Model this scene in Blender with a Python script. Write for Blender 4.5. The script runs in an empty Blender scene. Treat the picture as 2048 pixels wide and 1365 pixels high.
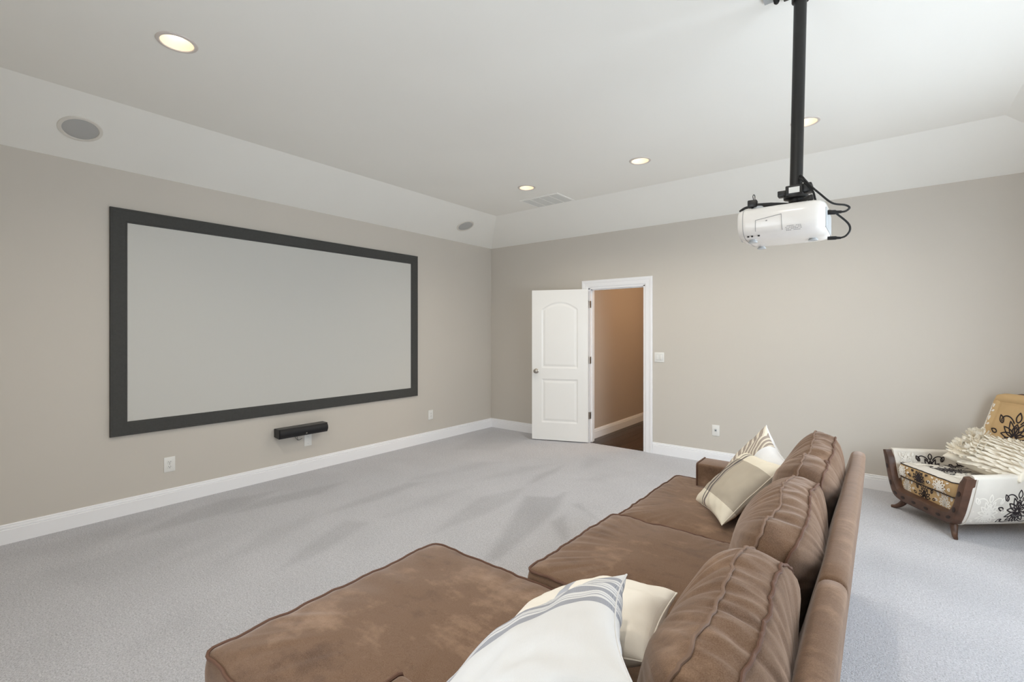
import bpy, bmesh, math, random
from mathutils import Vector, Matrix, noise
C = bpy.context.scene.collection
SC = bpy.context.scene
R = math.radians
random.seed(7)

# ------------------------------------------------------------------ camera, world, sun, exposure
cam_d = bpy.data.cameras.new('camera'); cam = bpy.data.objects.new('camera', cam_d); C.objects.link(cam)
cam.location = (4.744, -5.5205, 1.4571); cam.rotation_euler = (R(90), 0, 0.6662)
cam_d.sensor_width = 36; cam_d.lens = 942.7 / 2048 * 36; cam_d.shift_y = -17.6 / 2048
cam_d.clip_start = .02; SC.camera = cam
W = bpy.data.worlds.new('world'); SC.world = W; W.use_nodes = True
bg = W.node_tree.nodes['Background']; bg.inputs[0].default_value = (.80, .905, 1, 1); bg.inputs[1].default_value = 6.1
sun_d = bpy.data.lights.new('sun', 'SUN'); sun = bpy.data.objects.new('sun', sun_d); C.objects.link(sun)
sun_d.energy = 9; sun_d.angle = R(.6); sun_d.color = (1, .95, .86)
sun.rotation_euler = Vector((-.36, -.22, -.9)).to_track_quat('-Z', 'Y').to_euler()
vs = SC.view_settings
vs.view_transform = 'Standard'; vs.look = 'None'; vs.gamma = 1; vs.use_curve_mapping = False; vs.exposure = 0.29
SC.cycles.max_bounces = 10; SC.cycles.diffuse_bounces = 8
SC.cycles.sample_clamp_indirect = 6; SC.cycles.use_denoising = True
WX, WY, WH, CH, TD = 6.07, -6.05, 2.743, 3.032, .626     # room width, depth, wall and tray heights, tray inset
WIN_R = [(-4.2, -2.9), (-2.7, -1.4)]                  # windows on the right wall (Y ranges)
WIN_FILL = [(3.2, 4.0)]                          # unseen window added behind the camera for fill light (X ranges)
WZ0, WZ1 = .55, 2.2

def portal(name, loc, rot, sx, sy):
    d = bpy.data.lights.new(name, 'AREA'); o = bpy.data.objects.new(name, d); C.objects.link(o)
    d.shape = 'RECTANGLE'; d.size = sx; d.size_y = sy; o.location = loc; o.rotation_euler = rot
    d.cycles.is_portal = True
for i, (a, b) in enumerate(WIN_R):
    portal('window_portal', (WX + .16, (a + b) / 2, (WZ0 + WZ1) / 2), (0, R(90), 0), WZ1 - WZ0, b - a)
for i, (a, b) in enumerate(WIN_FILL):
    portal('window_portal', ((a + b) / 2, WY - .16, (WZ0 + WZ1) / 2), (R(90), 0, 0), b - a, WZ1 - WZ0)

# ------------------------------------------------------------------ helpers
def lin(c):
    f = lambda v: v / 12.92 if v <= .04045 else ((v + .055) / 1.055) ** 2.4
    return tuple(f(v / 255) for v in c) + (1,)

class NT:
    def __init__(s, name):
        s.m = bpy.data.materials.new(name); s.m.use_nodes = True
        s.t = s.m.node_tree; s.b = s.t.nodes['Principled BSDF']
    def n(s, typ, **kw):
        nd = s.t.nodes.new(typ)
        for k, v in kw.items():
            if k[0] == 'i' and k[1:].isdigit(): nd.inputs[int(k[1:])].default_value = v
            elif hasattr(nd, k): setattr(nd, k, v)
            else: nd.inputs[k].default_value = v
        return nd
    def l(s, a, b): s.t.links.new(a, b)
    def set(s, **kw):
        for k, v in kw.items(): s.b.inputs[k].default_value = v
    def noise(s, scale, detail=3, rough=.5, vec=None, coord='Object', sc=(1, 1, 1)):
        nz = s.n('ShaderNodeTexNoise'); nz.inputs['Scale'].default_value = scale
        nz.inputs['Detail'].default_value = detail; nz.inputs['Roughness'].default_value = rough
        if vec is None:
            vec = s.n('ShaderNodeTexCoord').outputs[coord]
            if sc != (1, 1, 1):
                mp = s.n('ShaderNodeMapping'); mp.inputs['Scale'].default_value = sc
                s.l(vec, mp.inputs[0]); vec = mp.outputs[0]
        s.l(vec, nz.inputs['Vector']); return nz.outputs[0]
    def ramp(s, fac, stops, interp='LINEAR'):
        r = s.n('ShaderNodeValToRGB'); r.color_ramp.interpolation = interp
        e = r.color_ramp.elements
        while len(e) < len(stops): e.new(.5)
        for q, (p, c) in zip(e, stops): q.position = p; q.color = c
        s.l(fac, r.inputs[0]); return r.outputs[0]
    def mix(s, fac, a, b, mode='MIX'):
        m = s.n('ShaderNodeMix'); m.data_type = 'RGBA'; m.blend_type = mode
        for sock, v in ((m.inputs[0], fac), (m.inputs[6], a), (m.inputs[7], b)):
            if isinstance(v, (int, float, tuple)): sock.default_value = v
            else: s.l(v, sock)
        return m.outputs[2]
    def math(s, op, a, b=None, c=None):
        m = s.n('ShaderNodeMath'); m.operation = op
        for i, v in enumerate((a, b, c)):
            if v is None: continue
            if isinstance(v, (int, float)): m.inputs[i].default_value = v
            else: s.l(v, m.inputs[i])
        return m.outputs[0]
    def bump(s, h, strength=.3, dist=.01, prev=None):
        b = s.n('ShaderNodeBump'); b.inputs['Strength'].default_value = strength; b.inputs['Distance'].default_value = dist
        s.l(h, b.inputs['Height'])
        if prev is not None: s.l(prev, b.inputs['Normal'])
        return b.outputs[0]

def simple(name, rgb, rough=.5, metal=0, var=0, vs_=4, bump=0, bs=200, bd=.001, spec=.5):
    k = NT(name); k.set(Roughness=rough, Metallic=metal); k.b.inputs['Specular IOR Level'].default_value = spec
    c = lin(rgb)
    if var:
        f = k.noise(vs_, 4)
        a = tuple(min(1, x * (1 - var)) for x in c[:3]) + (1,); b = tuple(min(1, x * (1 + var)) for x in c[:3]) + (1,)
        k.l(k.ramp(f, [(.3, a), (.7, b)]), k.b.inputs['Base Color'])
    else: k.set(**{'Base Color': c})
    if bump: k.l(k.bump(k.noise(bs, 2), bump, bd), k.b.inputs['Normal'])
    return k.m

def shade(o, smooth=True, ang=40):
    me = o.data
    if smooth:
        me.polygons.foreach_set('use_smooth', [True] * len(me.polygons))
        if ang is not None:
            me.set_sharp_from_angle(angle=R(ang))

def tag(o, label=None, cat=None, group=None, kind=None):
    if label: o['label'] = label
    if cat: o['category'] = cat
    if group: o['group'] = group
    if kind: o['kind'] = kind
    return o

def root(name, loc, label, cat, group=None, rotz=0):
    o = bpy.data.objects.new(name, None); C.objects.link(o); o.location = loc; o.rotation_euler = (0, 0, rotz)
    o.empty_display_size = .1
    o['L'] = list(loc)
    return tag(o, label, cat, group)

def wloc(o):
    v = Vector((0, 0, 0))
    while o is not None: v = v + o.location; o = o.parent
    return v

def put(name, data, mat, parent=None, local=False, smooth=True, ang=40, origin=None):
    """data = bmesh or (verts, faces); coordinates are world unless local; parts keep the thing's base as origin"""
    me = bpy.data.meshes.new(name)
    if isinstance(data, bmesh.types.BMesh):
        bmesh.ops.recalc_face_normals(data, faces=data.faces); data.to_mesh(me); data.free()
    else:
        me.from_pydata([tuple(v) for v in data[0]], [], data[1]); me.update()
    off = Vector((0, 0, 0))
    if not local:
        if origin is None:
            if parent is not None: off = wloc(parent)
            else:
                n = len(me.vertices)
                xs = [v.co for v in me.vertices]
                off = Vector((sum(v.x for v in xs) / n, sum(v.y for v in xs) / n, min(v.z for v in xs)))
        else: off = Vector(origin)
        me.transform(Matrix.Translation(-off))
    o = bpy.data.objects.new(name, me); C.objects.link(o)
    if parent is not None:
        o.parent = parent
        if origin is not None and not local: o.location = off - wloc(parent)
    elif not local: o.location = off
    if mat: me.materials.append(mat)
    shade(o, smooth, ang)
    return o

def box(bm, x0, x1, y0, y1, z0, z1, bev=0, seg=2):
    vs_ = [bm.verts.new(p) for p in ((x0, y0, z0), (x1, y0, z0), (x1, y1, z0), (x0, y1, z0), (x0, y0, z1), (x1, y0, z1), (x1, y1, z1), (x0, y1, z1))]
    fs = [bm.faces.new([vs_[i] for i in f]) for f in ((0, 3, 2, 1), (4, 5, 6, 7), (0, 1, 5, 4), (1, 2, 6, 5), (2, 3, 7, 6), (3, 0, 4, 7))]
    if bev:
        es = list({e for f in fs for e in f.edges})
        bmesh.ops.bevel(bm, geom=es, offset=bev, segments=seg, profile=.5, affect='EDGES')
    return bm
def bx(*a, **k): return box(bmesh.new(), *a, **k)

def quad(bm, *pts):
    return bm.faces.new([bm.verts.new(p) for p in pts])

def tube(pts, r, seg=8, closed=False, cap=True):
    pts = [Vector(p) for p in pts]; n = len(pts); V = []; F = []
    rr = r if isinstance(r, (list, tuple)) else [r] * n
    prev = None
    for i, p in enumerate(pts):
        a = pts[(i - 1) % n] if (closed or i > 0) else p; b = pts[(i + 1) % n] if (closed or i < n - 1) else p
        t = (b - a).normalized()
        if prev is None:
            u = t.orthogonal().normalized()
        else:
            u = (prev - t * prev.dot(t)).normalized()
        prev = u; w = t.cross(u)
        for k in range(seg):
            an = 2 * math.pi * k / seg
            V.append(p + (u * math.cos(an) + w * math.sin(an)) * rr[i])
    m = n if closed else n - 1
    for i in range(m):
        j = (i + 1) % n
        for k in range(seg):
            k2 = (k + 1) % seg
            F.append((i * seg + k, i * seg + k2, j * seg + k2, j * seg + k))
    if cap and not closed:
        F.append(tuple(range(seg))[::-1]); F.append(tuple((n - 1) * seg + k for k in range(seg)))
    return V, F

def spline(pts, n=8, closed=False):
    P = [Vector(p) for p in pts]; out = []; m = len(P)
    for i in range(m if closed else m - 1):
        g = lambda k: P[k % m] if closed else P[max(0, min(m - 1, k))]
        p0, p1, p2, p3 = g(i - 1), g(i), g(i + 1), g(i + 2)
        for k in range(n):
            t = k / n
            out.append(.5 * ((2 * p1) + (p2 - p0) * t + (2 * p0 - 5 * p1 + 4 * p2 - p3) * t * t + (3 * p1 - p0 - 3 * p2 + p3) * t ** 3))
    if not closed: out.append(P[-1])
    return out

def lathe(prof, seg=32, ax=None, cen=(0, 0, 0)):
    """profile (r, h) around axis ax through cen"""
    ax = Vector(ax or (0, 0, 1)).normalized(); u = ax.orthogonal().normalized(); w = ax.cross(u); c = Vector(cen)
    V = []; F = []
    for r, h in prof:
        for k in range(seg):
            an = 2 * math.pi * k / seg
            V.append(c + ax * h + (u * math.cos(an) + w * math.sin(an)) * max(r, 1e-5))
    for i in range(len(prof) - 1):
        for k in range(seg):
            k2 = (k + 1) % seg
            F.append((i * seg + k, i * seg + k2, (i + 1) * seg + k2, (i + 1) * seg + k))
    return V, F

def sweep(path, sect, closed=False, frame=None):
    """sweep a closed 2-D section (list of (a,b)) along path; frame(i) gives the two axes"""
    n = len(path); m = len(sect); V = []; F = []
    for i, p in enumerate(path):
        A, B = frame(i)
        for a, b in sect: V.append(Vector(p) + A * a + B * b)
    for i in range(n if closed else n - 1):
        j = (i + 1) % n
        for k in range(m):
            k2 = (k + 1) % m
            F.append((i * m + k, i * m + k2, j * m + k2, j * m + k))
    if not closed:
        F.append(tuple(range(m))[::-1]); F.append(tuple((n - 1) * m + k for k in range(m)))
    return V, F

def sm(x, a, b):
    t = max(0, min(1, (x - a) / (b - a))); return t * t * (3 - 2 * t)

# ------------------------------------------------------------------ materials
def paint(name, rgb, b=.06):
    k = NT(name); k.set(Roughness=.75); k.b.inputs['Specular IOR Level'].default_value = .25
    c = lin(rgb); f = k.noise(1.3, 2)
    k.l(k.ramp(f, [(.35, tuple(v * .985 for v in c[:3]) + (1,)), (.65, c)]), k.b.inputs['Base Color'])
    k.l(k.bump(k.noise(260, 2), b, .0012), k.b.inputs['Normal']); return k.m
M = {}
M['wall'] = paint('greige_wall_paint', (206, 200, 191))
M['ceil'] = paint('white_ceiling_paint', (244, 243, 238))
M['trim'] = simple('white_gloss_trim', (246, 246, 248), .35)
M['door'] = simple('white_door_paint', (244, 243, 240), .28)
M['white'] = simple('white_plastic', (233, 232, 228), .35)
M['dark'] = simple('dark_socket', (40, 40, 40), .6)
M['nickel'] = simple('satin_nickel', (176, 170, 162), .28, 1)
M['black'] = simple('black_metal', (28, 27, 26), .4, var=.15, vs_=20)
M['cable'] = simple('black_rubber', (22, 22, 22), .5)
M['frame'] = simple('charcoal_velvet_frame', (66, 66, 64), .8, var=.08, vs_=60, bump=.2, bs=500)
M['screen'] = simple('matte_screen', (202, 201, 196), .8)
M['spk'] = simple('black_speaker_cabinet', (17, 16, 19), .35)
M['grille'] = simple('black_speaker_grille', (13, 13, 17), .55, bump=.4, bs=900)
M['vent'] = simple('vent_metal', (218, 218, 214), .5)
M['spkgrille'] = simple('grey_speaker_grille', (182, 182, 180), .6, bump=.3, bs=700)
M['spkring'] = simple('off_white_speaker_ring', (222, 218, 210), .5)
M['ring'] = simple('downlight_trim', (214, 206, 200), .45)
M['cone'] = simple('downlight_cone', (244, 240, 226), .5)
M['proj'] = simple('white_projector_plastic', (236, 233, 229), .22)
M['projgrey'] = simple('pale_grey_plastic', (186, 190, 192), .4)
M['print'] = simple('grey_print', (150, 150, 150), .6)
M['hallwall'] = paint('hall_wall_paint', (186, 172, 158))
M['glass'] = NT('window_glass').m
def glassmat(m):
    t = m.node_tree; t.nodes.clear()
    o = t.nodes.new('ShaderNodeOutputMaterial'); tr = t.nodes.new('ShaderNodeBsdfTransparent'); gl = t.nodes.new('ShaderNodeBsdfGlossy')
    gl.inputs['Roughness'].default_value = .02; mx = t.nodes.new('ShaderNodeMixShader'); mx.inputs[0].default_value = .06
    t.links.new(tr.outputs[0], mx.inputs[1]); t.links.new(gl.outputs[0], mx.inputs[2]); t.links.new(mx.outputs[0], o.inputs[0])
glassmat(M['glass'])
def emit(name, rgb, s):
    k = NT(name); k.set(**{'Base Color': lin(rgb), 'Emission Color': lin(rgb), 'Emission Strength': s}); return k.m
M['bulb'] = emit('warm_lamp', (255, 236, 208), 2.6)

def carpet():
    k = NT('grey_cut_pile_carpet'); k.set(Roughness=1); k.b.inputs['Specular IOR Level'].default_value = .05
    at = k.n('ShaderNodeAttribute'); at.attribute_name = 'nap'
    fine = k.noise(140, 3, .75); mid = k.noise(48, 3, .6); big = k.noise(2.2, 3, .55)
    base = k.ramp(fine, [(.3, lin((134, 135, 141))), (.5, lin((207, 208, 216))), (.70, lin((247, 248, 253)))])
    base = k.mix(.35, base, k.ramp(mid, [(.3, lin((192, 190, 191))), (.7, lin((232, 230, 231)))]))
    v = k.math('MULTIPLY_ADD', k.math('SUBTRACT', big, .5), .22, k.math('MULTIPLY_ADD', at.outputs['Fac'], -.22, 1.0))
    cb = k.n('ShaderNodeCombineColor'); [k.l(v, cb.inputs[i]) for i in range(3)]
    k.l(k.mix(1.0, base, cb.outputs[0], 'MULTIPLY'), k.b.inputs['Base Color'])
    k.b.inputs['Sheen Weight'].default_value = .25; k.b.inputs['Sheen Roughness'].default_value = .5
    k.l(k.bump(fine, 1.0, .010, k.bump(mid, .4, .01)), k.b.inputs['Normal']); return k.m
M['carpet'] = carpet()

def suede(name, lo, mid_, hi):
    k = NT(name); k.set(Roughness=.85); k.b.inputs['Specular IOR Level'].default_value = .2
    a = k.noise(3.2, 5, .6); b = k.noise(9, 4, .6, sc=(1, 2.2, 1)); fi = k.noise(420, 2)
    c_ = k.noise(2.1, 6, .72, sc=(1.6, 1, 1)); f = k.math('ADD', k.math('MULTIPLY', a, .45), k.math('ADD', k.math('MULTIPLY', b, .25), k.math('MULTIPLY', c_, .3)))
    col = k.ramp(f, [(.38, lin(lo)), (.47, lin(mid_)), (.52, lin(mid_)), (.62, lin(hi))])
    k.l(k.mix(.12, col, k.ramp(fi, [(.3, (.05, .03, .02, 1)), (.7, (.6, .45, .35, 1))])), k.b.inputs['Base Color'])
    k.b.inputs['Sheen Weight'].default_value = .5; k.b.inputs['Sheen Roughness'].default_value = .4
    k.b.inputs['Sheen Tint'].default_value = lin((228, 214, 206))
    k.l(k.bump(fi, .25, .002, k.bump(b, .15, .01)), k.b.inputs['Normal']); return k.m
M['suede'] = suede('brown_suede', (80, 57, 41), (107, 81, 61), (146, 118, 96))
M['piping'] = simple('dark_brown_piping', (96, 66, 50), .7)
M['pipingl'] = simple('brown_piping', (120, 95, 78), .7)

def linen(k, col, s=900):
    k.set(Roughness=.9); k.b.inputs['Specular IOR Level'].default_value = .15
    uv = k.n('ShaderNodeTexCoord').outputs['UV']
    w1 = k.n('ShaderNodeTexWave', bands_direction='X'); w1.inputs['Scale'].default_value = 70; w1.inputs['Distortion'].default_value = 2
    w2 = k.n('ShaderNodeTexWave', bands_direction='Y'); w2.inputs['Scale'].default_value = 70; w2.inputs['Distortion'].default_value = 2
    k.l(uv, w1.inputs[0]); k.l(uv, w2.inputs[0])
    wv = k.math('ADD', w1.outputs['Fac'], w2.outputs['Fac'])
    k.l(col, k.b.inputs['Base Color'])
    k.l(k.bump(wv, .12, .001, k.bump(k.noise(14, 3), .15, .01)), k.b.inputs['Normal'])
def sepuv(k):
    s = k.n('ShaderNodeSeparateXYZ'); k.l(k.n('ShaderNodeTexCoord').outputs['UV'], s.inputs[0]); return s.outputs[0], s.outputs[1]
def stripes(k, f, spans, base, width=1.0):
    """spans: list of (start, end, colour) along f in 0..1"""
    st = [(0, base)]
    for a, b, c in spans: st += [(a, c), (b, base)]
    return k.ramp(f, st, 'CONSTANT')
WHT = lin((212, 211, 210)); CRM = lin((234, 226, 208))
def pillow_white():
    k = NT('white_linen_grey_stripes'); u, v = sepuv(k)
    G = lin((138, 140, 149)); 
    w = k.n('ShaderNodeTexWave', bands_direction='X'); w.inputs['Scale'].default_value = 120; w.inputs['Distortion'].default_value = 3
    k.l(k.n('ShaderNodeTexCoord').outputs['UV'], w.inputs[0])
    c = stripes(k, v, [(.53, .58, G), (.60, .606, G), (.622, .628, G), (.645, .695, G), (.713, .719, G), (.735, .741, G), (.765, .815, G), (.835, .841, G), (.86, .90, G)], WHT)
    linen(k, k.mix(k.math('MULTIPLY', w.outputs['Fac'], .35), c, WHT)); return k.m
def pillow_cream():
    k = NT('cream_linen'); u, v = sepuv(k)
    c = stripes(k, u, [(.40, .47, lin((176, 178, 186)))], lin((235, 229, 218)))
    linen(k, k.mix(.0, c, CRM)); return k.m
def pillow_tan():
    k = NT('oatmeal_linen_dark_stripes'); u, v = sepuv(k)
    tan = lin((186, 176, 160)); dk = lin((104, 98, 98))
    a = stripes(k, u, [(.255, .30, dk), (.345, .40, dk), (.425, .432, dk)], tan)
    cr = stripes(k, u, [(.26, .295, lin((140, 134, 128))), (.35, .395, lin((128, 120, 116)))], CRM)
    end = k.ramp(v, [(0, (1, 1, 1, 1)), (.2, (0, 0, 0, 1)), (.80, (1, 1, 1, 1))], 'CONSTANT')
    sp = k.n('ShaderNodeSeparateColor'); k.l(end, sp.inputs[0])
    linen(k, k.mix(sp.outputs[0], a, cr)); return k.m
def pillow_chev():
    k = NT('taupe_ticking_stripes_white_back'); u, v = sepuv(k)
    fold = k.math('MULTIPLY', k.math('MAXIMUM', k.math('SUBTRACT', u, .25), 0), 1.0)
    f = k.math('FRACT', k.math('MULTIPLY', k.math('ADD', k.math('MULTIPLY_ADD', u, .12, v), fold), 11))
    T = lin((168, 156, 146))
    c = stripes(k, f, [(.22, .80, T), (.90, .95, lin((196, 184, 170)))], lin((232, 224, 208)))
    c = k.mix(k.math('GREATER_THAN', u, .50), c, lin((240, 241, 243)))
    linen(k, c); return k.m
M['p_white'] = pillow_white(); M['p_cream'] = pillow_cream(); M['p_tan'] = pillow_tan(); M['p_chev'] = pillow_chev()
M['p_back'] = simple('white_cotton_back', (240, 241, 243), .9)
M['petal'] = simple('ivory_felt', (232, 225, 210), .9, var=.06, vs_=9, bump=.1, bs=300)
M['wood'] = simple('dark_carved_walnut', (84, 58, 44), .45, var=.35, vs_=14, bump=.2, bs=60)
M['slot'] = simple('dark_wood_recess', (44, 30, 25), .6)
M['fab_shaded'] = simple('shaded_tan_damask_cotton', (202, 170, 124), .9, var=.08, vs_=6, bump=.1, bs=500)  # chair damask on shaded parts: the shade is put into the colour
M['fab_lit'] = simple('lit_cream_damask_cotton', (222, 217, 208), .9, var=.05, vs_=6, bump=.1, bs=500)  # same damask on lit parts: the light is put into the colour
M['ink'] = simple('black_fabric_print', (42, 34, 38), .9)
M['inkw'] = simple('white_fabric_print', (243, 239, 230), .9)
def woodfloor():
    k = NT('dark_hardwood'); k.set(Roughness=.3)
    k.l(k.ramp(k.noise(7, 5, .6, sc=(1, .08, 1)), [(.3, lin((28, 16, 11))), (.7, lin((54, 32, 22)))]), k.b.inputs['Base Color']); return k.m
M['hardwood'] = woodfloor()

# ------------------------------------------------------------------ room shell
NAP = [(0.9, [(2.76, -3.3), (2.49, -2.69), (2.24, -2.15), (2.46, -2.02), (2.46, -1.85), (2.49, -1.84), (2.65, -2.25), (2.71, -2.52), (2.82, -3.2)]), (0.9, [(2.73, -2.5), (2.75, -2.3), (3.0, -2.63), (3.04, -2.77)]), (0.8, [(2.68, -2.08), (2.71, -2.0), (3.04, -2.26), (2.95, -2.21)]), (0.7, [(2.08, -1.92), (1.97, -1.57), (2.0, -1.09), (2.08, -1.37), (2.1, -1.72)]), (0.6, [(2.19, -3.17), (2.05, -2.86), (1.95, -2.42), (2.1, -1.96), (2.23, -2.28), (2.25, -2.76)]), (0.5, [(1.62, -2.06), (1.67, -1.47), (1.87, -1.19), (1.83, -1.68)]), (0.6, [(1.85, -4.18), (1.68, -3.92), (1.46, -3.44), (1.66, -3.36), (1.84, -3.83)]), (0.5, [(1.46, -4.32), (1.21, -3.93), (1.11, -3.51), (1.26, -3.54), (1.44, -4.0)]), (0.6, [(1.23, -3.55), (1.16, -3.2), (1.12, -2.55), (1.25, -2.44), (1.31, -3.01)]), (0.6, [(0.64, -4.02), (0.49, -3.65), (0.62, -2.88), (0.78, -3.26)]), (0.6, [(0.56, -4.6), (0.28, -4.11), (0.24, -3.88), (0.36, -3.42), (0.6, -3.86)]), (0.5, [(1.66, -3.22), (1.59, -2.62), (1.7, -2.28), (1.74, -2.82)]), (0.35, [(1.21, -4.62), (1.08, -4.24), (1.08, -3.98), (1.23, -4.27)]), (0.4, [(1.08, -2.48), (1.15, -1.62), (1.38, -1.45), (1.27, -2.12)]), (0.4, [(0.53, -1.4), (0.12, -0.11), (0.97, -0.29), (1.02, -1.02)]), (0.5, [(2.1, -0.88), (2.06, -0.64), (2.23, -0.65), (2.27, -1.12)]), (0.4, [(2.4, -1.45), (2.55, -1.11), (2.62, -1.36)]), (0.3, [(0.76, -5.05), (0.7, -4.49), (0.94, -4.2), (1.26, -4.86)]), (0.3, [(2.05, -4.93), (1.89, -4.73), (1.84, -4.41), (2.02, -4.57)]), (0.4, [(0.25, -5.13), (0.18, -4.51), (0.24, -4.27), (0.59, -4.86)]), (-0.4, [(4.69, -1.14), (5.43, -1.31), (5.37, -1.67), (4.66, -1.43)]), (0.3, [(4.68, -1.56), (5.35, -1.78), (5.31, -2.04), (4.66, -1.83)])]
def build_floor():
    n = 250; V = []; F = []
    for j in range(n + 1):
        for i in range(n + 1): V.append((WX * i / n, WY + (0 - WY) * j / n, 0))
    for j in range(n):
        for i in range(n):
            a = j * (n + 1) + i; F.append((a, a + 1, a + n + 2, a + n + 1))
    nap = [0.0] * len(V)
    def seg(px, py, a, b):
        dx, dy = b[0] - a[0], b[1] - a[1]; t = max(0, min(1, ((px - a[0]) * dx + (py - a[1]) * dy) / (dx * dx + dy * dy + 1e-9)))
        return math.hypot(px - a[0] - t * dx, py - a[1] - t * dy)
    for w, P in NAP:
        x0 = min(p[0] for p in P) - .12; x1 = max(p[0] for p in P) + .12; y0 = min(p[1] for p in P) - .12; y1 = max(p[1] for p in P) + .12
        for j in range(max(0, int((y0 - WY) / -WY * n)), min(n, int((y1 - WY) / -WY * n) + 1) + 1):
            for i in range(max(0, int(x0 / WX * n)), min(n, int(x1 / WX * n) + 1) + 1):
                k = j * (n + 1) + i; x, y, _ = V[k]; ins = False; d = 9
                for q in range(len(P)):
                    a, b = P[q - 1], P[q]; d = min(d, seg(x, y, a, b))
                    if (a[1] > y) != (b[1] > y) and x < (b[0] - a[0]) * (y - a[1]) / (b[1] - a[1]) + a[0]: ins = not ins
                s = d if ins else -d
                v = w * (sm(s, -.035, .05) if w >= .55 else .9 * sm(s, -.08, .08))
                if abs(v) > abs(nap[k]): nap[k] = v
    o = put('floor', (V, F), M['carpet'], smooth=False)
    at = o.data.attributes.new('nap', 'FLOAT', 'POINT'); at.data.foreach_set('value', nap)
    tag(o, kind='structure')
build_floor()

def wall_grid(name, mat, P, us, vs_, holes, thick):
    """a wall with rectangular holes: P(u, v, t) gives the point; us, vs_ include the hole limits; t is depth"""
    bm = bmesh.new(); cache = {}
    def vv(u, v, t):
        k = (round(u, 4), round(v, 4), t)
        if k not in cache: cache[k] = bm.verts.new(P(u, v, t))
        return cache[k]
    inh = lambda u, v: any(a < u < b and c < v < d for a, b, c, d in holes)
    for i in range(len(us) - 1):
        for j in range(len(vs_) - 1):
            u0, u1, v0, v1 = us[i], us[i + 1], vs_[j], vs_[j + 1]
            if inh((u0 + u1) / 2, (v0 + v1) / 2): continue
            for t in (0, thick): bm.faces.new([vv(u0, v0, t), vv(u1, v0, t), vv(u1, v1, t), vv(u0, v1, t)])
    for a, b, c, d in holes:
        for (p, q) in (((a, c), (b, c)), ((b, c), (b, d)), ((b, d), (a, d)), ((a, d), (a, c))):
            if p[1] == q[1] and p[1] <= vs_[0]: continue
            try: bm.faces.new([vv(*p, 0), vv(*q, 0), vv(*q, thick), vv(*p, thick)])
            except ValueError: pass
    return tag(put(name, bm, mat, smooth=False), kind='structure')

DX0, DX1, DH = 1.70, 2.46, 2.035        # door opening
wall_grid('wall_left', M['wall'], lambda u, v, t: (-t, u, v), [WY, 0], [0, WH], [], .12)
wall_grid('wall_far', M['wall'], lambda u, v, t: (u, t, v), [0, DX0, DX1, WX], [0, DH, WH], [(DX0, DX1, 0, DH)], .12)
ys = sorted({WY, 0, *[q for w in WIN_R for q in w]}); xs = sorted({0, WX, *[q for w in WIN_FILL for q in w]})
wall_grid('wall_right', M['wall'], lambda u, v, t: (WX + t, u, v), ys, [0, WZ0, WZ1, WH], [(a, b, WZ0, WZ1) for a, b in WIN_R], .14)
wall_grid('wall_near', M['wall'], lambda u, v, t: (u, WY - t, v), xs, [0, WZ0, WZ1, WH], [(a, b, WZ0, WZ1) for a, b in WIN_FILL], .14)
bm = bmesh.new()
o4 = [(0, 0, WH), (WX, 0, WH), (WX, WY, WH), (0, WY, WH)]
i4 = [(TD, -TD, CH), (WX - TD, -TD, CH), (WX - TD, WY + TD, CH), (TD, WY + TD, CH)]
ov = [bm.verts.new(p) for p in o4]; iv = [bm.verts.new(p) for p in i4]
edges = [bm.edges.new((iv[i], iv[(i + 1) % 4])) for i in range(4)]
LIGHTS = [(1.731, -4.632), (1.70, -1.39), (2.996, -1.395), (4.29, -1.39), (3.0, -4.63), (4.29, -4.63)]
for lx, ly in LIGHTS:
    hv = [bm.verts.new((lx + .080 * math.cos(2 * math.pi * k / 40), ly + .080 * math.sin(2 * math.pi * k / 40), CH)) for k in range(40)]
    edges += [bm.edges.new((hv[k], hv[(k + 1) % 40])) for k in range(40)]
bmesh.ops.triangle_fill(bm, edges=edges, use_beauty=True, use_dissolve=False)
for i in range(4): bm.faces.new([ov[i], ov[(i + 1) % 4], iv[(i + 1) % 4], iv[i]])
# roof slab above so that the tray has thickness
t4 = [bm.verts.new(p) for p in ((-.14, .14, CH + .15), (WX + .14, .14, CH + .15), (WX + .14, WY - .14, CH + .15), (-.14, WY - .14, CH + .15))]
b4 = [bm.verts.new(p) for p in ((-.14, .14, WH), (WX + .14, .14, WH), (WX + .14, WY - .14, WH), (-.14, WY - .14, WH))]
bm.faces.new(t4)
for i in range(4):
    bm.faces.new([b4[i], b4[(i + 1) % 4], t4[(i + 1) % 4], t4[i]]); bm.faces.new([ov[i], ov[(i + 1) % 4], b4[(i + 1) % 4], b4[i]])
tag(put('ceiling', bm, M['ceil'], smooth=False), kind='structure')

BASE = [(0, 0), (.016, 0), (.016, .097), (.010, .100), (.010, .103), (.014, .106), (.012, .117), (.005, .120), (.005, .123), (.009, .126), (.006, .134), (0, .134)]
def baseboard(name, a, b, nrm, mat=None):
    a, b, N = Vector(a), Vector(b), Vector(nrm)
    V, F = sweep([a, b], BASE, frame=lambda i: (N, Vector((0, 0, 1))))
    return tag(put(name, (V, F), mat or M['trim'], smooth=False), kind='structure')
baseboard('baseboard_left', (0, WY, 0), (0, 0, 0), (1, 0, 0))
baseboard('baseboard_far', (.016, 0, 0), (DX0 - .105, 0, 0), (0, -1, 0))
baseboard('baseboard_far', (DX1 + .105, 0, 0), (WX, 0, 0), (0, -1, 0))
baseboard('baseboard_right', (WX, WY, 0), (WX, -.016, 0), (-1, 0, 0))
baseboard('baseboard_near', (.016, WY, 0), (WX - .016, WY, 0), (0, 1, 0))

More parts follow.
